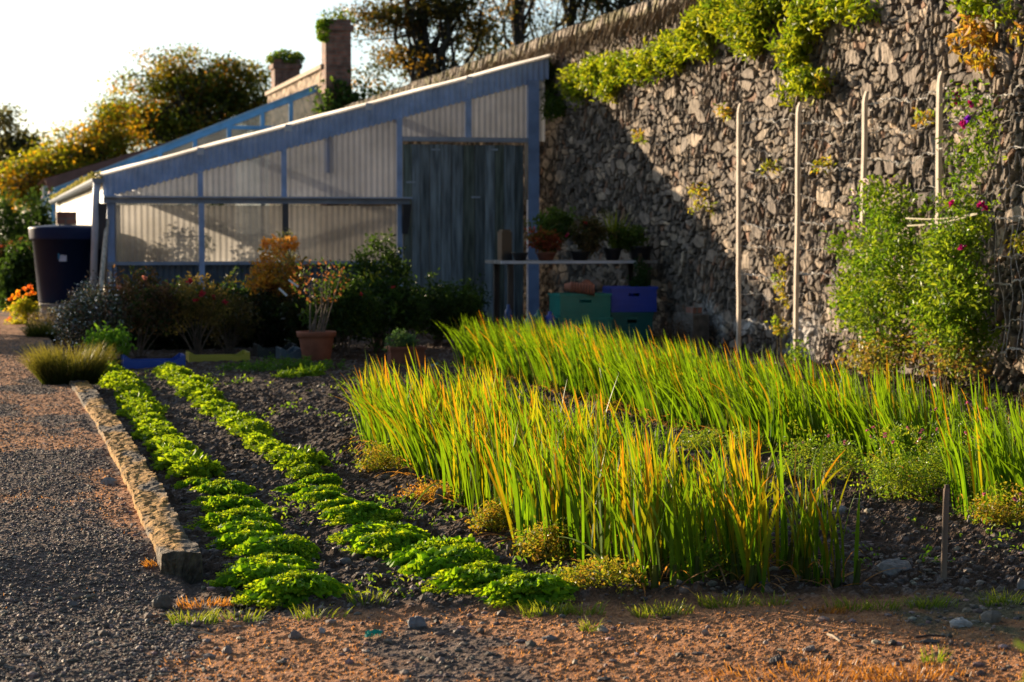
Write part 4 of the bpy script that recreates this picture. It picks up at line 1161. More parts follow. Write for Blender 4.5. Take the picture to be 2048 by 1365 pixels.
# bracket flaps at both ends of the ledge
for x0, s_ in ((XC - .09, 1), (xM + .05, -1)):
    a = Acc()
    zt_ = zSill - .04; zb_ = zSill - (.62 if s_ > 0 else .42)
    a.add([(x0 - .03, YG - .22, zt_), (x0 - .03, YG - .12, zt_), (x0 - .03, YG - .12, zb_), (x0 + .08 , YG - .22, zt_), (x0 + .08, YG - .12, zt_), (x0 + .05, YG - .12, zb_)],
          [(0, 1, 4, 3), (1, 2, 5, 4), (0, 3, 5, 2)], (.05, .05, .06), [(0, 2, 1), (3, 4, 5)])
    gp(a, 'bracket', M_paint)
# plank door, each board with its own tint
a = Acc(); x = xM + .05; xe = x0_ = gpt(1046, 400).x
for_b = []
while x < xe - .02:
    w = min(.11 + .05 * rng.rand(), xe - x)
    t = rng.rand(); c = np.array((.10, .12, .125)) * (1 - t) + np.array((.22, .26, .29)) * t
    c = c * np.array((1.05, 1.05, .85)) if rng.rand() < .3 else c
    a.box((x + .004, YG - .03 - .012 * rng.rand(), .02), (x + w - .004, YG + .01, zDoor - .03 - .012 * rng.rand()), c); x += w
door = gp(a, 'door', M_planks)
for px, py in ((820, 365), (950, 395), (985, 300), (870, 300)):
    a = Acc(); q = gpt(px, py); a.box((q.x - .06, YG - .052, q.z - .012), (q.x + .06, YG - .045, q.z + .012), (.35, .40, .48))
    a.V = [v - O for v in a.V]; o = a.obj('fitting', M_matte, door)
a = Acc(); x = gpt(1049, 300).x; a.box((x - .018, YG - .10, gpt(1050, 400).z), (x + .02, YG - .065, zDoor - .002), (.45, .34, .26)); gp(a, 'door_stop', M_wood)
# gutter and downpipe
a = Acc(); th = np.linspace(math.pi, 2 * math.pi, 9)
yv = np.arange(YG - .25, 45, .3)
V = np.stack([np.stack([XLg - .02 + .075 * np.cos(th) + 0 * y, np.full(9, y), ZE - .02 + .075 * np.sin(th)], -1) for y in yv]); a.grid(V, (.20, .24, .30))
a.add(np.vstack([V[0], [(XLg - .02, YG - .25, ZE - .02)]]), None, (.2, .24, .3), [(i, i + 1, 9) for i in range(8)])
gutter = gp(a, 'gutter', M_paint)
a = Acc(); n = 5000; yb = YG - .2 + rng.rand(n) * 18
P = np.stack([XLg - .02 + (rng.rand(n) - .5) * .14, yb, ZE + .0 + .05 * rng.rand(n)], -1)
leaves(a, P - O, .04, .03, pal(n, [(.20, .20, .08), (.12, .13, .05), (.3, .28, .16)]), .8); a.obj('gutter_moss', M_leaf, gutter)['kind'] = 'stuff'
a = Acc(); A_ = gpt(186, 362, YG - .15); B_ = gpt(172, 560, YG - .15)
a.tube([(XLg - .03, YG - .18, ZE - .05), (XLg - .04, YG - .18, ZE - .25), (XLg - .10, YG - .10, .2)], .045, np.array((.45, .5, .6)), 10); gp(a, 'downpipe', M_paint, True)
# things kept inside, dimly visible through the sheets
for lab, px, py, w, h, cs in [('pale flowering plant inside the greenhouse behind the left window sheet', 300, 490, .5, .75, [(.35, .3, .25), (.2, .2, .1)]),
                          ('green plant inside the greenhouse at the left corner', 250, 505, .45, .6, [(.05, .12, .03)]),
                          ('tall green plant inside the greenhouse behind the second upright', 430, 470, .4, 1.0, [(.05, .12, .03)])]:
    p = gpt(px, py, YG + .55)
    bush('greenhouse_plant', lab, 'plant', (p.x, p.y, 0), [(p.x, p.y, p.z, w / 2, .25, h / 2)], 60, 16, .06, cs, M_leaf, 'plants inside the greenhouse', nstem=6)
# leaning pale poles by the corner
for lab, A_, B_, r_ in [('pale pole leaning at the left corner of the greenhouse', (214, 440), (203, 565), .035), ('short pale pole beside the leaning one', (221, 545), (222, 600), .025)]:
    P = at_d(*A_, 25.2); Q_ = at_d(*B_, 24.8); d_ = (Q_ - P); Q_ = P + d_ * ((P.z + .02) / (P.z - Q_.z)); a = Acc()
    a.tube([np.array(P - Q_), (0, 0, 0)], [r_ * .8, r_], np.array((.62, .55, .45)), 8); o = a.obj('pole', M_wood); o.location = Q_; tag(o, lab, 'pole', 'poles at the greenhouse corner')

# ------------------------------------------------------------------ second, blue glasshouse
Y2 = 45.6
def q2(px, py, Y=Y2): return at_y(px, py, Y)
A2, B2 = q2(108, 385), q2(648, 172)
xl, ze = A2.x, A2.z; xr, zr = B2.x, B2.z
def rz2(x): return ze + (zr - ze) * (x - xl) / (xr - xl)
g2 = thing('glasshouse', 'blue-framed glass lean-to glasshouse beyond the corrugated one', 'glasshouse', ((xl + xr) / 2, Y2, 0))
O2 = np.array(g2.location)
def g2p(a, name, mat, smooth=False):
    a.V = [v - O2 for v in a.V]; return a.obj(name, mat, g2, smooth)
SK = (.12, .40, .80)
a = Acc(); a.bar((xl, Y2, rz2(xl)), (xr, Y2, rz2(xr)), .14, .08, SK); g2p(a, 'rafter', M_paint)
a = Acc(); a.bar((xl, Y2 - .03, rz2(xl) + .085), (xr, Y2 - .03, rz2(xr) + .085), .03, .16, (.25, .42, .62)); g2p(a, 'barge_cap', M_paint)
for px in (103, 160, 320, 390, 458, 525, 582, 640):
    x = q2(px, 300).x; a = Acc(); a.box((x - .045, Y2 - .05, 0), (x + .045, Y2 + .03, max(.3, rz2(x) - .07)), SK); g2p(a, 'upright', M_paint)
x1, x2 = q2(455, 250).x, q2(640, 250).x; zt = q2(500, 255).z
a = Acc(); a.box((x1, Y2 - .045, zt - .05), (x2, Y2 + .02, zt + .03), SK); g2p(a, 'transom', M_paint)
a = Acc(); a.add([(xl, Y2 + .0, 0), (xr, Y2 + .0, 0), (xr, Y2 + .0, rz2(xr) - .07), (xl, Y2 + .0, rz2(xl) - .07)], [(0, 1, 2, 3)]); g2p(a, 'gable_glass', M_glass)
a = Acc(); a.add([(xl, Y2, rz2(xl) + .05), (xr, Y2, rz2(xr) + .05), (xr, 58, rz2(xr) + .05), (xl, 58, rz2(xl) + .05)], [(0, 1, 2, 3)]); g2p(a, 'roof_glass', M_glass)
a = Acc(); a.add([(xl, Y2, 0), (xl, 58, 0), (xl, 58, ze), (xl, Y2, ze)], [(0, 1, 2, 3)]); g2p(a, 'side_glass', M_glass)
for y in np.arange(Y2 + 1.2, 58, 1.2):
    a = Acc(); a.bar((xl, y, rz2(xl)), (xr, y, rz2(xr)), .07, .05, SK); a.box((xl - .02, y - .03, 0), (xl + .05, y + .03, ze - .04), SK); g2p(a, 'rafter', M_paint)

# dull red lean-to further on
Y3 = 60.5
A3, B3 = at_y(92, 362, Y3), at_y(470, 248, Y3)
g3 = thing('brick_shed', 'dull red lean-to roof showing beyond the blue glasshouse', 'shed', ((A3.x + B3.x) / 2, Y3, 0))
O3 = np.array(g3.location)
def g3p(a, name, mat):
    a.V = [v - O3 for v in a.V]; return a.obj(name, mat, g3)
a = Acc(); a.add([(A3.x + .1, Y3, 0), (B3.x, Y3, 0), (B3.x, Y3, B3.z - .25), (A3.x + .1, Y3, A3.z - .25)], [(0, 1, 2, 3)]); a.box((A3.x + .1, Y3 + .01, 0), (A3.x + .3, 70, A3.z - .3)); g3p(a, 'wall', M_brick)
a = Acc(); a.bar((A3.x, Y3 - .1, A3.z - .12), (B3.x, Y3 - .1, B3.z - .12), .34, .1, (.20, .085, .07)); g3p(a, 'bargeboard', M_paint)
a = Acc(); a.add([(A3.x - .1, Y3 - .15, A3.z + .05), (B3.x, Y3 - .15, B3.z + .05), (B3.x, 72, B3.z + .05), (A3.x - .1, 72, A3.z + .05)], [(0, 1, 2, 3)], (.22, .09, .07)); g3p(a, 'roof', M_redroof)
p = at_y(90, 390, Y3 - .3); a = Acc(); a.tube([(p.x, Y3 - .3, 0), (p.x, Y3 - .3, at_y(90, 372, Y3 - .3).z)], .08, np.array((.6, .55, .48)), 8); g3p(a, 'vent_pipe', M_matte)

# ------------------------------------------------------------------ chimneys
def chimney(label, pxl, pxr, pyt, Y, cap_leaf):
    l, r_ = at_y(pxl, pyt, Y), at_y(pxr, pyt, Y); w = r_.x - l.x; cxx = (l.x + r_.x) / 2; zt = l.z
    root = thing('chimney', label, 'chimney', (cxx, Y + w / 2, 0), 0, 'brick chimneys on the far wall')
    a = Acc(); a.box((-w / 2, -w / 2, 0), (w / 2, w / 2, zt - .25)); a.obj('stack', M_brick, root)
    a = Acc(); a.box((-w / 2 - .05, -w / 2 - .05, zt - .2497), (w / 2 + .05, w / 2 + .05, zt - .12)); a.box((-w / 2 - .0, -w / 2 - .0, zt - .1197), (w / 2 + .0, w / 2 + .0, zt)); a.obj('cap', M_brick, root)
    n = cap_leaf; a = Acc(); u = rand_unit(n) * rng.rand(n, 1) ** .3
    P = u * np.array((w * .75, w * .75, .22)) + np.array((0, 0, zt + .02))
    leaves(a, P, .10, .07, pal(n, [(.05, .11, .02), (.10, .18, .02), (.16, .2, .03)]), .5); a.obj('growth', M_leaf, root)['kind'] = 'stuff'
    return root, w, zt
r1, w1, z1_ = chimney('taller brick chimney with ferns on its left shoulder', 651, 702, 38, 44.2, 160)
a = Acc(); n = 350; P = rand_unit(n) * np.array((.12, .15, .22)) + np.array((-w1 / 2 - .05, -w1 / 2, z1_ - .25)); leaves(a, P, .10, .07, pal(n, [(.16, .26, .02), (.10, .18, .02)]), .5); a.obj('fern', M_leaf, r1)
a = Acc(); n = 1500; P = rand_unit(n) * rng.rand(n, 1) ** .4 * np.array((.85, .2, .7)) + np.array((.25, -w1 / 2 - .1, 3.85)) + .12 * rng.randn(n, 3) * np.array((1, .3, 1)); leaves(a, P, .12, .09, pal(n, [(.04, .08, .02), (.07, .13, .02)]), .5); a.obj('ivy', M_leaf, r1)
chimney('shorter brick chimney overgrown with a tuft of plants', 549, 600, 118, 53.0, 900)

# ------------------------------------------------------------------ water tank
tp = at_g(140, 652); TX, TY = tp.x + .0, tp.y
dep = (Vector((TX, TY, 0)) - EYE).dot(FWD)
tz = lambda py: H + (465 - py) / F * dep
Rt = 76 / F * dep
tank = thing('water_tank', 'dark blue-black plastic water tank on a stand at the greenhouse corner', 'water tank', (TX, TY, 0), 0)
a = Acc(); zb, zt = .30, tz(478)
a.lathe([(0, zb), (Rt * .78, zb), (Rt * .80, zb + .02), (Rt * .94, zt), (Rt * .955, zt + .0)], n=40, C=(.002, .011, .045)); a.obj('body', M_tank, tank, True)
a = Acc(); zl = tz(456)
a.lathe([(Rt * .93, zt - .01), (Rt * 1.0, zt - .01), (Rt * 1.01, zt + .01), (Rt * 1.035, zl - .015), (Rt * 1.035, zl), (Rt * 1.0, zl + .012), (Rt * .5, zl + .035), (0, zl + .04)], n=40, C=(.008, .018, .065)); a.obj('lid', M_tank, tank, True)
a = Acc()
Ra = Rt * .89 + .006
for c0, c1, h0, h1, col in ((-2.02, -1.80, 0, 1, (.42, .46, .58)), (-2.05, -1.99, .25, 1, (.03, .16, .30))):
    t = np.linspace(c0, c1, 6) + .12; z0_, z1c = tz(522), tz(505)
    V = np.stack([np.stack([(Ra + (.002 if h0 else 0)) * np.cos(t), (Ra + (.002 if h0 or c0 < -2.03 else 0)) * np.sin(t), np.full(6, z0_ + (z1c - z0_) * f)], -1) for f in (h0, h1)]); a.grid(V.transpose(1, 0, 2), col)
a.obj('sticker', M_matte, tank)
for sx in (-1, 1):
    for sy in (-1, 1):
        a = Acc(); a.bar((sx * Rt * .72, sy * Rt * .72, -.03), (sx * Rt * .66, sy * Rt * .66, .25), .07, .07, (.5, .48, .45)); a.obj('leg', M_wood, tank)
a = Acc(); a.box((-Rt * .78, -Rt * .78, .253), (Rt * .78, Rt * .78, .297), (.3, .28, .25)); a.obj('platform', M_wood, tank)
bl_ = at_y(133, 437, TY); a = Acc(); bw_ = 19 / F * dep
a.box((-bw_, -.10, 0), (bw_, .10, .16)); o = a.obj('brick_block', M_brick); o.location = (bl_.x, TY, zl + .04); tag(o, 'red brick block resting on the lid of the water tank', 'brick')

# ------------------------------------------------------------------ pots, trays and their plants before the greenhouse
def tray(label, px0, px1, pyb, pyt, col, name='tray', grp='plastic trays on the ground before the shrubs'):
    A_, B_ = at_g(px0, pyb), at_g(px1, pyb); w = (B_.x - A_.x); d_ = .36; c = ((A_.x + B_.x) / 2, A_.y + d_ / 2, 0)
    dp = (A_ - EYE).dot(FWD); h = (pyb - pyt) / F * dp
    root = thing(name, label, 'tray', c, 0, grp); t = .015
    a = Acc(); a.box((-w/2, -d_/2, 0), (w/2, d_/2, .012), col)
    a.box((-w/2, -d_/2, .0123), (-w/2 + t, d_/2, h * .97), col); a.box((w/2 - t, -d_/2, .0123), (w/2, d_/2, h * .97), col)
    a.box((-w/2 + t, -d_/2 + .002, .0123), (w/2 - t, -d_/2 + t, h * .6), col); a.box((-w/2 + t, d_/2 - t, .0123), (w/2 - t, d_/2 - .002, h * .6), col)
    a.obj('body', M_plastic, root)
    for s_ in (-1, 1):
        a = Acc(); x0, x1 = s_ * (w / 2 - t - .0005), s_ * (w / 2 - t - .07)
        for yy_ in (-d_/2 + .004, d_/2 - t + .002):
            a.add([(x0, yy_, h * .603), (x1, yy_, h * .603), (x0, yy_, h), (x0, yy_ + .010, h * .603), (x1, yy_ + .010, h * .603), (x0, yy_ + .010, h)], [(0, 3, 5, 2), (1, 2, 5, 4)], col, [(0, 1, 2), (3, 5, 4)])
        a.obj('corner', M_plastic, root)
    return root, c, w, d_, h
tray('bright blue plastic tray at the head of the kerb row', 247, 374, 741, 712, (.01, .06, .38))
tray('yellow plastic tray right of the blue tray', 379, 504, 728, 706, (.42, .36, .03))
tray('black plastic tray left of the terracotta pot', 515, 597, 716, 690, (.015, .017, .02))
tray('low blue-grey tray beside the terracotta pot', 562, 604, 722, 697, (.06, .10, .14))
def pot(label, px, pyb, pyt, wpx, col=(.28, .10, .06), name='terracotta_pot', Y=None, grp='round plant pots before the greenhouse', z=0, mat=None):
    b_ = at_g(px, pyb) if Y is None else Y
    b_ = Vector((b_[0], b_[1], z)); dp = (b_ - EYE).dot(FWD); h = (pyb - pyt) / F * dp; R_ = wpx / 2 / F * dp
    root = thing(name, label, 'plant pot', b_, 0, grp)
    a = Acc(); a.lathe([(0, 0), (R_ * .62, 0), (R_ * .68, .01), (R_ * .88, h * .82)], n=28, C=col); a.obj('body', mat or M_clay, root, True)
    a = Acc(); a.lathe([(R_ * .89, h * .81), (R_ * .97, h * .82), (R_ * 1.0, h * .97), (R_ * .99, h), (R_ * .90, h), (R_ * .88, h * .8)], n=28, C=np.array(col) * 1.1); a.obj('rim', mat or M_clay, root, True)
    a = Acc(); a.lathe([(R_ * .87, h * .84), (R_ * .5, h * .87), (0, h * .88)], n=20, C=(.03, .022, .016)); a.obj('compost', M_ground, root, False)
    return b_, R_, h
pb, pr_, ph_ = pot('big round terracotta pot with a bare twiggy shrub', 633, 725, 663, 80)
A_ = at_g(812, 732); root = thing('terracotta_planter', 'rectangular terracotta planter holding a low green herb', 'planter', (A_.x, A_.y, 0))
a = Acc(); 
for x0, x1, y0, y1, z0, z1c in ((-.155, .155, -.09, .09, 0, .02), (-.155, -.14, -.09, .09, .0203, .15), (.14, .155, -.09, .09, .0203, .15), (-.14, .14, -.09, -.075, .0203, .15), (-.14, .14, .075, .09, .0203, .15)): a.box((x0, y0, z0), (x1, y1, z1c), (.24, .085, .05))
a.obj('body', M_clay, root)
a = Acc(); 
for x0, x1, y0, y1 in ((-.17, .17, -.105, -.077), (-.17, .17, .077, .105), (-.17, -.142, -.077, .077), (.142, .17, -.077, .077)): a.box((x0, y0, .1503), (x1, y1, .175), (.26, .09, .055))
a.obj('rim', M_clay, root)
a = Acc(); a.box((-.139, -.074, .10), (.139, .074, .15), (.03, .02, .015)); a.obj('compost', M_ground, root)
bush('herb', 'low grey-green herb in the rectangular terracotta planter', 'plant', (A_.x, A_.y, .13), [(A_.x - .05, A_.y, .22, .16, .10, .08)], 60, 16, .03, [(.06, .13, .06), (.09, .17, .07)], M_leaf, nstem=6, stem_r=.003, csize=.04)

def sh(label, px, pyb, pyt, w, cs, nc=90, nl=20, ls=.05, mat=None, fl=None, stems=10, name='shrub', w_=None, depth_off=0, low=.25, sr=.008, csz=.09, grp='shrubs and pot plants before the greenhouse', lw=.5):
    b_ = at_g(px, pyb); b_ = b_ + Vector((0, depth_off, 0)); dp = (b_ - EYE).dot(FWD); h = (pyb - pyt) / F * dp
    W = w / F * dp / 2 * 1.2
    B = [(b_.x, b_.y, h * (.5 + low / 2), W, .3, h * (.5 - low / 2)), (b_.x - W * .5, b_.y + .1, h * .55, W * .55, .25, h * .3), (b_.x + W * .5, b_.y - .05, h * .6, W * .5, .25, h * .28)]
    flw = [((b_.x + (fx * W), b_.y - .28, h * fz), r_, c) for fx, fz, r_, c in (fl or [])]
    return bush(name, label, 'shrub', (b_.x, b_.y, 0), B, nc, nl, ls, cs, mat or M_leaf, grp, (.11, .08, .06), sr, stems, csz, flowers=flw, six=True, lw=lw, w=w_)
DG = [(.03, .06, .015), (.05, .10, .02), (.02, .045, .012)]
RD = (.45, .03, .05)
sh('glossy shrub with glinting leaves left of the blue tray', 185, 722, 570, 120, [(.05, .07, .04), (.08, .12, .04), (.20, .12, .10)], 260, 22, .035, M_gloss, low=.1)
sh('tall narrow glossy bush just right of the tank', 178, 700, 548, 36, [(.05, .07, .05), (.08, .09, .05)], 60, 20, .03, M_gloss)
sh('lit green leafy plant under the glossy shrub', 215, 735, 655, 60, [(.08, .2, .02), (.15, .3, .03)], 70, 16, .05, low=.1, name='leafy_plant')
sh('mixed brownish shrub above the blue tray', 285, 725, 545, 140, [(.10, .06, .04), (.16, .09, .06), (.04, .07, .02)], 170, 20, .045, fl=[(-.5, .8, .03, (.5, .25, .15)), (.1, .9, .03, (.5, .22, .15))], depth_off=.5)
sh('fuchsia with red flowers above the yellow tray', 400, 720, 555, 110, [(.14, .11, .04), (.20, .15, .05), (.05, .07, .02), (.28, .2, .07)], 130, 20, .04, fl=[(-.3, .93, .035, RD), (.1, .78, .04, RD), (.75, .68, .035, RD), (-.1, .70, .03, RD), (.4, .74, .03, RD)], depth_off=.3, stems=20, low=.45)
sh('bare-stemmed fuchsia between the yellow tray and the terracotta pot', 470, 715, 600, 90, [(.06, .06, .02), (.10, .07, .03)], 80, 18, .04, depth_off=.4, stems=24, low=.4)
OR = [(.50, .24, .03), (.42, .17, .04), (.30, .22, .04), (.16, .14, .03)]
sh('orange autumn-leaved shrub with a bright crest, tallest before the windows', 578, 705, 510, 95, OR, 130, 16, .055, depth_off=.9, stems=14, low=.5, w_=[.2, .3, .25, .25])
b_ = at_g(560, 700) + Vector((0, 1.0, 0)); P0 = at_y(560, 488, b_.y)
a = Acc(); nC = 130; Pn = rand_unit(nC) * np.array((.19, .12, .055)) + np.array(P0); 
root = thing('orange_lily', 'bright orange lily-like bloom crowning the orange shrub', 'flower', (P0.x, P0.y, 0))
leaves(a, Pn - np.array((P0.x, P0.y, 0)), .07, .045, pal(nC, [(.70, .36, .04), (.75, .42, .08)]), .4, six=True); a.obj('bloom', M_petal, root)
a = Acc(); a.tube([(0, 0, 0), (.02, 0, P0.z * .5), (0, 0, P0.z)], [.009, .007, .004], np.array((.1, .09, .04))); a.tube([(0, 0, P0.z * .4), (.1, 0, P0.z * .8), (.12, 0, P0.z)], [.007, .005, .003], np.array((.1, .09, .04))); a.obj('stem', M_bark, root)
sh('pale feathery grey plant behind the orange shrub', 605, 690, 465, 40, [(.20, .20, .11), (.14, .16, .08)], 50, 18, .035, depth_off=1.4, low=.55)
# bare twigs in the terracotta pot
root = thing('twiggy_shrub', 'bare forked twigs rising from the big terracotta pot', 'shrub', (pb.x, pb.y, ph_ * .85)); a = Acc()
for k in range(9):
    e = np.array(((rng.rand() - .35) * .5, (rng.rand() - .5) * .2, .45 + .35 * rng.rand())); a.tube([(0.02 * k - .08, 0, 0), e * .5 + np.array((.03, 0, 0)), e], [.009, .006, .003], np.array((.14, .11, .09)), 5)
a.obj('twigs', M_bark, root)
a = Acc(); n = 260; P = rand_unit(n) * np.array((.26, .12, .2)) + np.array((.03, 0, .5)); leaves(a, P, .04, .025, pal(n, [(.05, .09, .02), (.18, .08, .04)]), .5, six=True); a.obj('foliage', M_leaf, root)
sh('dark green shrub with a few yellow leaves right of the terracotta pot', 705, 722, 560, 120, DG + [(.14, .18, .02)], 170, 20, .05, depth_off=.4, w_=[.35, .35, .2, .1], fl=[(.3, .8, .02, RD)])
sh('tall dark climber rising to the ledge beside the plank door', 820, 715, 480, 90, DG, 150, 20, .05, depth_off=1.6, low=.3)
sh('broad dark green bush before the plank door', 790, 718, 560, 150, DG, 230, 20, .05, depth_off=.8, fl=[(.2, .85, .02, RD)], low=.1)
sh('dark leafy bush in the shade before the right half of the door', 900, 700, 565, 150, DG, 220, 20, .05, depth_off=.6, low=.1)
sh('dark arching plant between the door and the bench', 965, 690, 575, 100, DG, 120, 20, .045, depth_off=1.2, low=.2, stems=20)
sh('low dark shrub behind the yellow tray', 350, 700, 590, 130, DG, 160, 20, .05, depth_off=2.4, low=.1)
sh('low dark shrub behind the black tray', 510, 700, 585, 120, DG, 160, 20, .05, depth_off=2.6, low=.1)
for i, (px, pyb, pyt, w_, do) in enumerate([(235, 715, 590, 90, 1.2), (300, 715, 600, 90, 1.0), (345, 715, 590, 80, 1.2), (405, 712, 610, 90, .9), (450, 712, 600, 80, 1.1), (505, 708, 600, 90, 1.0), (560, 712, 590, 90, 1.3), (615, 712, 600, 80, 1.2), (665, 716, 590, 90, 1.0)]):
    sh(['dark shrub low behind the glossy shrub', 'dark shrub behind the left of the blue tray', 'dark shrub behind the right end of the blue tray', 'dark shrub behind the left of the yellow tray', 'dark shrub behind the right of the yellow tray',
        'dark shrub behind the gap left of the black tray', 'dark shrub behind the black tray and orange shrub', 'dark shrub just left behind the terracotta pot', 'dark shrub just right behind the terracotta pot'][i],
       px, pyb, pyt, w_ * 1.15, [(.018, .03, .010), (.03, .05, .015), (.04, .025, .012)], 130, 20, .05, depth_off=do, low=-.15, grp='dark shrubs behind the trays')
# plant labels caught in the shrub
for lab, A_, B_ in [('white plastic plant label stuck slanting in the orange shrub', (577, 560), (597, 574)), ('second white plant label below the first', (558, 577), (574, 592))]:
    P, Q_ = at_d(*A_, 18.0), at_d(*B_, 18.0); a = Acc(); a.bar((0, 0, 0), np.array(Q_ - P), .018, .003, (.62, .62, .66)); o = a.obj('plant_label', M_plastic); o.location = P; tag(o, lab, 'label', 'plant labels')
p = at_g(862, 738); a = Acc(); a.bar((0, 0, .03), (.07, .02, .045), .016, .003, (.5, .6, .7)); o = a.obj('plant_label', M_plastic); o.location = p; tag(o, 'pale blue plant label lying before the far onions', 'label', 'plant labels')
a = Acc(); a.lathe([(0, 0), (.035, .0), (.042, .01), (.03, .028), (0, .03)], n=16, C=(.42, .38, .40)); p = at_d(243, 688, 17.8); o = a.obj('pale_flower_head', M_matte, smooth=True); o.location = p; o.rotation_euler = (1.3, 0, 0); tag(o, 'round pale pink flower head beside the blue tray', 'flower')

# marigolds left of the tank
fl = [(at_d(x, y, 24.6), .04, c) for x, y, c in [(22, 600, (.7, .25, .02)), (38, 585, (.8, .4, .02)), (50, 580, (.75, .25, .02)), (45, 598, (.8, .45, .03)), (60, 575, (.7, .2, .02)), (30, 610, (.8, .45, .02)), (20, 640, (.7, .22, .02)), (23, 655, (.7, .2, .02)), (35, 592, (.8, .5, .03)), (56, 590, (.8, .35, .02)), (66, 588, (.75, .3, .02)), (27, 595, (.8, .4, .02))]]
p = at_g(42, 662)
bush('marigold', 'yellow and orange flowering bush left of the water tank', 'flowering plant', (p.x, p.y, 0), [(p.x, p.y, .20, .17, .15, .20), (p.x + .08, p.y, .26, .12, .12, .15)], 110, 20, .035, [(.40, .40, .03), (.22, .30, .03), (.55, .45, .04)], M_leaf, None, nstem=10, stem_r=.004, csize=.06, six=True, flowers=fl)
sh('dull flowering plant under the left of the water tank', 90, 672, 615, 50, [(.10, .09, .07), (.2, .16, .14)], 40, 14, .03, low=.1, name='leafy_plant')

# ------------------------------------------------------------------ bench with pots and crates by the wall
BY = 21.35
bl_, br_ = at_y(1002, 520, BY), at_y(1312, 530, BY)
bench = thing('bench', 'low plank bench carrying black pots in the shade of the wall', 'bench', ((bl_.x + WALLX - .15) / 2, BY + .35, 0))
OB = np.array(bench.location); zB = .885; xb0, xb1 = bl_.x, WALLX - .14
def bp_(a, name, mat, parent=bench): a.V = [v - OB for v in a.V]; return a.obj(name, mat, parent)
a = Acc(); a.box((xb0, BY, zB - .035), (xb1, BY + .75, zB), (.20, .19, .18)); bp_(a, 'top', M_wood)
a = Acc(); a.box((xb0, BY - .022, zB - .032), (xb1 - .25, BY - .002, zB - .002), (.50, .54, .64)); bp_(a, 'front_edge', M_paint)
for x in (xb0 + .12, xb1 - .1):
    for y in (BY + .05, BY + .68):
        a = Acc(); a.box((x - .03, y - .03, -.03), (x + .03, y + .03, zB - .0355), (.06, .05, .045)); bp_(a, 'leg', M_wood)
def bpt(px, py, Y=BY + .15): return at_y(px, py, Y)
GPt = 'black pots on the bench'
def bpot(label, px, hpx, wpx, col=(.012, .012, .015), y=BY + .2):
    q = bpt(px, 515, y); q.z = 0; return pot(label, px, 515, 515 - hpx, wpx, col, 'plant_pot', (q.x, y), GPt, zB + .0005, M_plastic)
bpot('large black pot at the right end of the bench', 1280, 28, 52)
bpot('black pot left of the large black pot on the bench', 1225, 24, 40)
bpot('small black pot at the left end of the bench', 1040, 16, 34)
bpot('red-brown pot under the red-flowering plant on the bench', 1092, 16, 44, (.14, .05, .03))
bpot('black pot in the middle of the bench', 1160, 18, 44)
def bplant(label, px, py, rx_, rz_, cs, nc, name='pot_plant', ls=.04, fl=None, y=BY + .22):
    p = bpt(px, py, y); dp = 22.3
    bush(name, label, 'plant', (p.x, y, zB + .08), [(p.x, y, p.z, rx_ / F * dp, .14, rz_ / F * dp)], nc, 18, ls, cs, M_leaf, 'plants on the bench', nstem=8, stem_r=.004, csize=.06, six=True, flowers=fl)
bplant('red-leaved plant spreading over the left of the bench', 1092, 483, 38, 20, [(.30, .05, .03), (.22, .07, .03), (.08, .12, .02)], 110)
bplant('tall green plant behind the red-leaved plant on the bench', 1110, 452, 45, 32, [(.06, .11, .02), (.09, .15, .03)], 130, y=BY + .5, fl=[(bpt(1170, 448), .03, RD), (bpt(1135, 472), .03, (.4, .03, .1)), (bpt(1160, 466), .02, (.4, .4, .35))])
bplant('brownish plant in the middle of the bench', 1180, 470, 40, 35, [(.08, .09, .03), (.12, .09, .05)], 110)
bplant('green plant spilling over the right pots of the bench', 1255, 475, 42, 26, [(.06, .12, .02), (.09, .14, .03)], 90)
bplant('trailing green plant hanging below the right end of the bench', 1280, 560, 14, 40, [(.03, .08, .02)], 50, y=BY - .12)
q = bpt(1232, 492); a = Acc(); n = 40
blades(a, np.stack([rng.randn(n) * .03, rng.randn(n) * .03, np.zeros(n)], -1), rng.rand(n) * 6.28, .05 + .35 * rng.rand(n), .3 * rng.rand(n), .38 + .15 * rng.rand(n), .016, (.10, .16, .02), (.22, .26, .03), 5)
o = a.obj('spiky_plant', M_leaf); o.location = (q.x, BY + .2, zB + .1); tag(o, 'spiky upright green plant in the right black pot', 'plant', 'plants on the bench')
a = Acc(); q = bpt(1020, 490); a.box((-.06, -.1, 0), (.06, .1, .32), (.02, .015, .018)); a.box((-.045, -.08, .3203), (.045, .08, .345), (.03, .02, .02)); o = a.obj('tall_container', M_plastic); o.location = (q.x + .03, BY + .5, zB); tag(o, 'tall dark container at the left back of the bench', 'container')

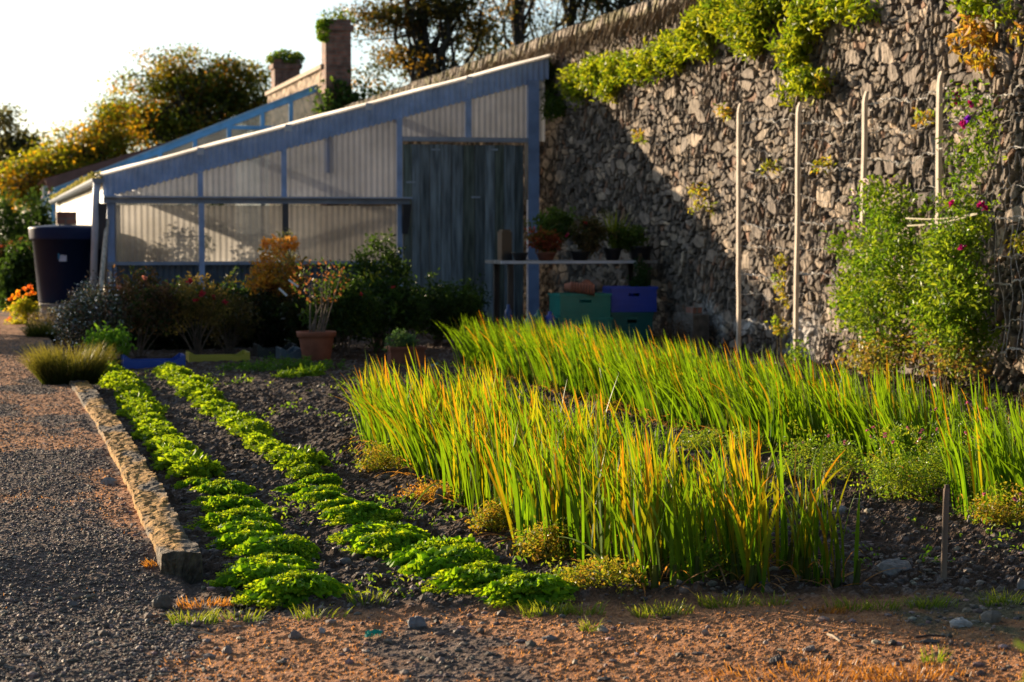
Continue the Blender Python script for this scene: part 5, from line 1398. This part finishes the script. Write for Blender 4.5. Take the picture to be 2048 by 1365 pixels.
def crate(label, x, y, z, w, d, h, col, grp='plastic crates under the bench', rz=0):
    root = thing('crate', label, 'crate', (x, y, z), rz, grp); t = .018
    a = Acc(); a.box((-w/2, -d/2, 0), (w/2, d/2, .015), col)
    for s_ in (-1, 1):
        a.box((s_ * w/2, -d/2, .0153), (s_ * (w/2 - t), d/2, h * .9), col)
        y0, y1 = (-d/2, -d/2 + t) if s_ < 0 else (d/2 - t, d/2)
        x0, x1 = -w/2 + t + .0005, w/2 - t - .0005; hw = w * .12
        a.box((x0, y0, .0153), (x1, y1, h * .62), col); a.box((x0, y0, h * .6203), (-hw, y1, h * .9), col); a.box((hw, y0, h * .6203), (x1, y1, h * .9), col)
        a.box((-hw + .0005, y0, h * .74), (hw - .0005, y1, h * .9), col)
        for k in (.25, .45):
            a.box((x0 + .02, y0 - .006 if s_ < 0 else y1, h * k), (x1 - .02, y0 - .0003 if s_ < 0 else y1 + .006, h * k + .012), col)
    a.obj('body', M_plastic, root)
    a = Acc(); e = .012
    for x0, x1, y0, y1 in ((-w/2 - e, w/2 + e, -d/2 - e, -d/2 + t), (-w/2 - e, w/2 + e, d/2 - t, d/2 + e), (-w/2 - e, -w/2 + t, -d/2 + t, d/2 - t), (w/2 - t, w/2 + e, -d/2 + t, d/2 - t)):
        a.box((x0, y0, h * .9003), (x1, y1, h), np.array(col) * 1.15)
    a.obj('rim', M_plastic, root)
    a = Acc(); a.box((-w/2 + t + .001, -d/2 + t + .001, .02), (w/2 - t - .001, d/2 - t - .001, h * .55), (.02, .015, .012)); a.obj('filling', M_matte, root)
cx0 = at_y(1163, 600, 21.05).x; TEAL = (.004, .20, .17)
crate('lower teal crate of the pair standing under the bench', cx0 + .0, 21.10, .0, .60, .40, .27, TEAL)
crate('upper teal crate of the pair, with clay pots lying in it', cx0 - .01, 21.08, .271, .58, .39, .26, TEAL, rz=.03)
cx1 = at_y(1266, 590, 21.05).x
crate('teal crate under the bright blue crate', cx1 - .02, 21.20, 0, .48, .36, .32, (.01, .12, .12))
crate('bright blue crate on top of a teal one by the wall', cx1 + .0, 21.18, .321, .52, .38, .28, (.004, .045, .42), rz=-.04)
# nested clay pots lying in the upper crate
root = thing('nested_clay_pots', 'row of nested terracotta pots lying on their side on the teal crate', 'clay pots', (cx0 - .22, 20.97, .60))
for k in range(9):
    a = Acc(); a.lathe([(.035, 0), (.052, .07), (.060, .07), (.060, .088), (.05, .088)], n=18, C=(.34, .13, .08)); o = a.obj('pot', M_clay, root, True)
    o.location = (k * .028, -.012 * k, .002 - .004 * k); o.rotation_euler = (0, math.pi / 2, -.35)
for lab, dx_ in (('clay pot lying with its base outward beside the nested pots', .30), ('grey clay pot lying behind the nested pots', .40)):
    a = Acc(); a.lathe([(0, 0), (.045, 0), (.06, .09), (.07, .09), (.07, .11), (.06, .11), (.04, .01), (0, .01)], n=18, C=(.30, .12, .08) if 'base' in lab else (.15, .13, .12)); o = a.obj('clay_pot', M_clay, None, True)
    o.location = (cx0 - .22 + dx_, 20.97, .605); o.rotation_euler = (-1.5, 0, .2); tag(o, lab, 'clay pot', 'clay pots on the crate')
# smaller containers left of the crates
for lab, px, w, h, col in [('pale blue drum left of the lower teal crate', 1060, .14, .30, (.05, .13, .22)), ('green bucket between the blue drum and the teal crates', 1078, .13, .36, (.01, .12, .09)),
                       ('blue and white container beside the lower teal crate', 1100, .12, .34, (.06, .08, .35)), ('narrow blue bottle near the left bench leg', 1017, .09, .42, (.02, .06, .20))]:
    x = at_y(px, 640, 20.95).x; a = Acc(); a.lathe([(0, 0), (w / 2, 0), (w / 2, h * .75), (w * .42, h * .85), (w * .2, h * .9), (w * .2, h), (0, h)], n=16, C=col); o = a.obj('container', M_plastic, None, True); o.location = (x, 20.95, 0); tag(o, lab, 'container', 'containers by the teal crates')
bush('dead_stems', 'heap of dead brown stems at the foot of the wall right of the crates', 'dead stems', (6.95, at_x(1350, 660, 6.95).y, 0), [wblob(1350, 660, 6.95, 35, 28, .25)], 60, 12, .05, [(.05, .035, .025), (.09, .06, .04)], M_bark, nstem=60, stem_r=.006, six=False, lw=.15)
p = at_x(1388, 622, 7.2); a = Acc(); a.box((-.05, -.11, 0), (.05, .11, .07)); o = a.obj('brick', M_brick); o.location = (7.2, p.y, p.z - .03); tag(o, 'loose orange brick lodged at the foot of the wall', 'brick')
a = Acc(); a.box((-.12, -.3, 0), (.06, .3, max(.05, p.z - .031)), (.10, .09, .08)); o = a.obj('stone_block', M_stone); o.location = (7.2, p.y, 0); tag(o, 'dark stone block under the loose brick', 'stone')

# ------------------------------------------------------------------ trees
def tree(name, label, base, blobs, nclump, nleaf, ls, cs, trunk_r, csize, w=None, group='trees beyond the garden', nlimb=26, fork=.35, trunks=1, thin=1.0):
    bb = np.array(base, float)
    root = thing(name, label, 'tree', base, 0, group)
    C, bi = blob_points(blobs, nclump, .25)
    n = nclump * nleaf
    P = np.repeat(C, nleaf, 0) + rand_unit(n) * (csize * rng.rand(n, 1) ** .5) * np.array((1.3, 1.3, .7))
    ccl = pal(nclump, cs, .35, w)
    cols = np.clip(np.repeat(ccl, nleaf, 0) * (1 + .4 * (rng.rand(n, 1) - .5)), 0, 1)
    a = Acc(); leaves(a, P - bb, ls * (.6 + .8 * rng.rand(n)), ls * .75 * (.6 + .7 * rng.rand(n)), cols, .4); a.obj('crown', M_treeleaf, root)
    a = Acc(); zc = np.array(blobs)[:, 2].min() - bb[2]
    tops = []
    B = np.array(blobs)
    for k in range(trunks):
        tgt = B[rng.randint(len(B)), :3] - bb if trunks > 1 else (B[:, :3].mean(0) - bb)
        off = np.array(((k - (trunks - 1) / 2) * trunk_r * 3, rng.randn() * trunk_r, 0))
        fz = fork * tgt[2]; mid = off + np.array((tgt[0] * .2, tgt[1] * .2, fz))
        q = np.linspace(0, 1, 9)[:, None]; pts = off * (1 - q) ** 2 + 2 * mid * q * (1 - q) + tgt * np.array((.9, .9, 1.1)) * q * q
        a.tube(pts, np.linspace(trunk_r, trunk_r * .35, 9), np.array((.05, .04, .032)), 9, trunk_r * .15); tops.append(pts)
    for k in range(nlimb):
        pts0 = tops[rng.randint(len(tops))]; s_ = pts0[rng.randint(3, 8)]
        e = C[rng.randint(nclump)] - bb; d = e - s_; L_ = np.linalg.norm(d)
        mid = s_ + d * .5 + rng.randn(3) * L_ * .10 + np.array((0, 0, L_ * .08)); q = np.linspace(0, 1, 9)[:, None]
        pts = s_ * (1 - q) ** 2 + 2 * mid * q * (1 - q) + e * q * q; pts[1:-1] += rng.randn(7, 3) * L_ * .012
        a.tube(pts, np.linspace(trunk_r * .32, trunk_r * .05, 9), np.array((.05, .04, .032)), 6)
        for j in range(3):
            s2 = pts[rng.randint(3, 8)]; e2 = C[np.argmin(np.linalg.norm(C - bb - s2 - rng.randn(3) * csize * 2, axis=1))] - bb
            a.tube([s2, (s2 + e2) / 2 + rng.randn(3) * .1, e2], [trunk_r * .12, trunk_r * .07, trunk_r * .03], np.array((.05, .04, .032)), 4)
    a.obj('trunk', M_bark, root)
    return root
def tb(px, py, D, rx_, ry_, rd=None):
    p = at_d(px, py, D); return (p.x, p.y, p.z, rx_ / F * D, (rd or rx_) / F * D, ry_ / F * D)
D1 = 64
AUT = [(.11, .15, .02), (.22, .19, .02), (.06, .09, .015), (.30, .17, .02), (.03, .04, .012)]
BK = [(.03, .045, .012), (.07, .07, .015), (.16, .11, .02), (.02, .03, .01)]
p = at_d(905, 460, D1)
tree('broad_tree', 'broad dark tree with spreading boughs behind the wall, right of the tall chimney', (p.x, p.y, 0),
     [tb(760, 40, D1, 75, 45), tb(870, 20, D1, 90, 60), tb(790, 110, D1, 70, 25), tb(860, 140, D1, 80, 28), tb(740, 150, D1, 40, 22), tb(950, 60, D1, 70, 60), tb(830, -60, D1, 120, 60), tb(950, -80, D1, 120, 60), tb(760, 185, D1, 50, 18)],
     400, 60, .11, BK, .34, .52, [.3, .3, .2, .2], nlimb=26, fork=.3)
D2 = 70
for lab, px, cp in [('straight dark trunked tree behind the wall, in the middle of the group', 1040, 1030), ('dark tree behind the wall with its trunk touching the coping, rightmost', 1140, 1150)]:
    p = at_d(px, 460, D2)
    tree('tall_tree', lab, (p.x, p.y, 0), [tb(cp, 20, D2, 60, 50), tb(cp - 40, 80, D2, 45, 30), tb(cp + 40, 60, D2, 50, 35), tb(cp, -60, D2, 90, 60), tb(cp + 20, -140, D2, 90, 60), tb(cp - 60, 120, D2, 30, 18)], 90, 60, .11, BK, .24, .62, [.3, .3, .2, .2], nlimb=16, fork=.6)
p = at_d(1230, 460, D2); tree('tall_tree', 'thin branches of a tree above the wall, furthest right', (p.x, p.y, 0), [tb(1240, 10, D2, 50, 15), tb(1290, -20, D2, 60, 30), tb(1210, -30, D2, 60, 30)], 60, 26, .15, BK, .22, .6, nlimb=24, fork=.7)
D3 = 80
p = at_d(420, 460, D3)
tree('autumn_tree', 'orange and green autumn tree left of the shorter chimney', (p.x, p.y, 0),
     [tb(400, 180, D3, 80, 55), tb(330, 170, D3, 60, 45), tb(470, 190, D3, 70, 45), tb(290, 240, D3, 80, 50), tb(400, 260, D3, 110, 50), tb(510, 230, D3, 50, 50), tb(340, 130, D3, 40, 18), tb(455, 135, D3, 40, 18), tb(535, 160, D3, 20, 20), tb(300, 112, D3, 14, 10), tb(262, 170, D3, 30, 25), tb(545, 205, D3, 35, 40), tb(505, 150, D3, 25, 14), tb(375, 108, D3, 22, 10), tb(430, 112, D3, 14, 8), tb(245, 215, D3, 40, 20)],
     520, 60, .13, AUT, .35, .72, [.34, .16, .22, .14, .14], nlimb=50)
p = at_d(190, 460, D3 - 4)
tree('autumn_tree', 'lower orange and yellow tree sloping down towards the left edge', (p.x, p.y, 0),
     [tb(220, 280, 76, 70, 45), tb(150, 310, 76, 70, 40), tb(80, 335, 76, 60, 30), tb(20, 360, 76, 50, 30), tb(170, 360, 76, 100, 50), tb(235, 225, 76, 40, 30), tb(195, 228, 76, 14, 10), tb(130, 268, 76, 20, 10), tb(60, 390, 76, 70, 35)],
     440, 60, .125, [(.32, .21, .02), (.14, .17, .02), (.20, .25, .02), (.06, .09, .02)], .25, .7, [.3, .25, .2, .25], nlimb=40)
p = at_d(25, 460, 95)
tree('far_tree', 'grey-green distant tree at the left edge', (p.x, p.y, 0), [tb(0, 240, 95, 20, 30), tb(35, 285, 95, 35, 28), tb(5, 320, 95, 40, 20), tb(30, 310, 95, 30, 20)], 150, 26, .2, [(.05, .06, .03), (.08, .09, .05)], .25, .8, nlimb=24)
# dark hedge plants behind the tank
for lab, px, py, D, rx_, ry_, cs in [('dark evergreen bush behind the water tank, left', 15, 480, 40, 50, 110, DG), ('dark bush between the tank and the blue glasshouse post', 75, 470, 42, 30, 90, DG),
                                ('dull reddish bush low at the left edge', 10, 560, 33, 40, 50, [(.05, .06, .02), (.14, .03, .02), (.03, .05, .02)]), ('low dark bush beside the tank at the left', 45, 560, 31, 30, 55, DG)]:
    p = at_d(px, py, D); p2 = (p.x, p.y, 0)
    bush('evergreen_bush', lab, 'bush', p2, [(p.x, p.y, p.z * .9, rx_ / F * D, rx_ / F * D, ry_ / F * D), (p.x, p.y, .5, rx_ / F * D * .9, rx_ / F * D, .5)], 240, 26, .09, cs, M_leaf, 'dark bushes behind the tank', csize=.25)

# unseen tree added left of the view, crown shaped to shade pots and shrubs
tree('added_shade_tree', 'small leafy tree added left of the path, out of view, to shade the shrubs', (-3.4, 27.6, 0),
     [(-3.2, 25.3, 1.65, .5, .9, .5), (-3.2, 26.6, 2.05, .7, 1.1, .7), (-3.3, 28.0, 2.2, .8, 1.1, .6), (-3.3, 29.5, 2.55, .8, 1.0, .6), (-3.3, 30.8, 3.2, .8, .9, .5)], 420, 34, .16, DG, .10, .32, nlimb=20, fork=.4)
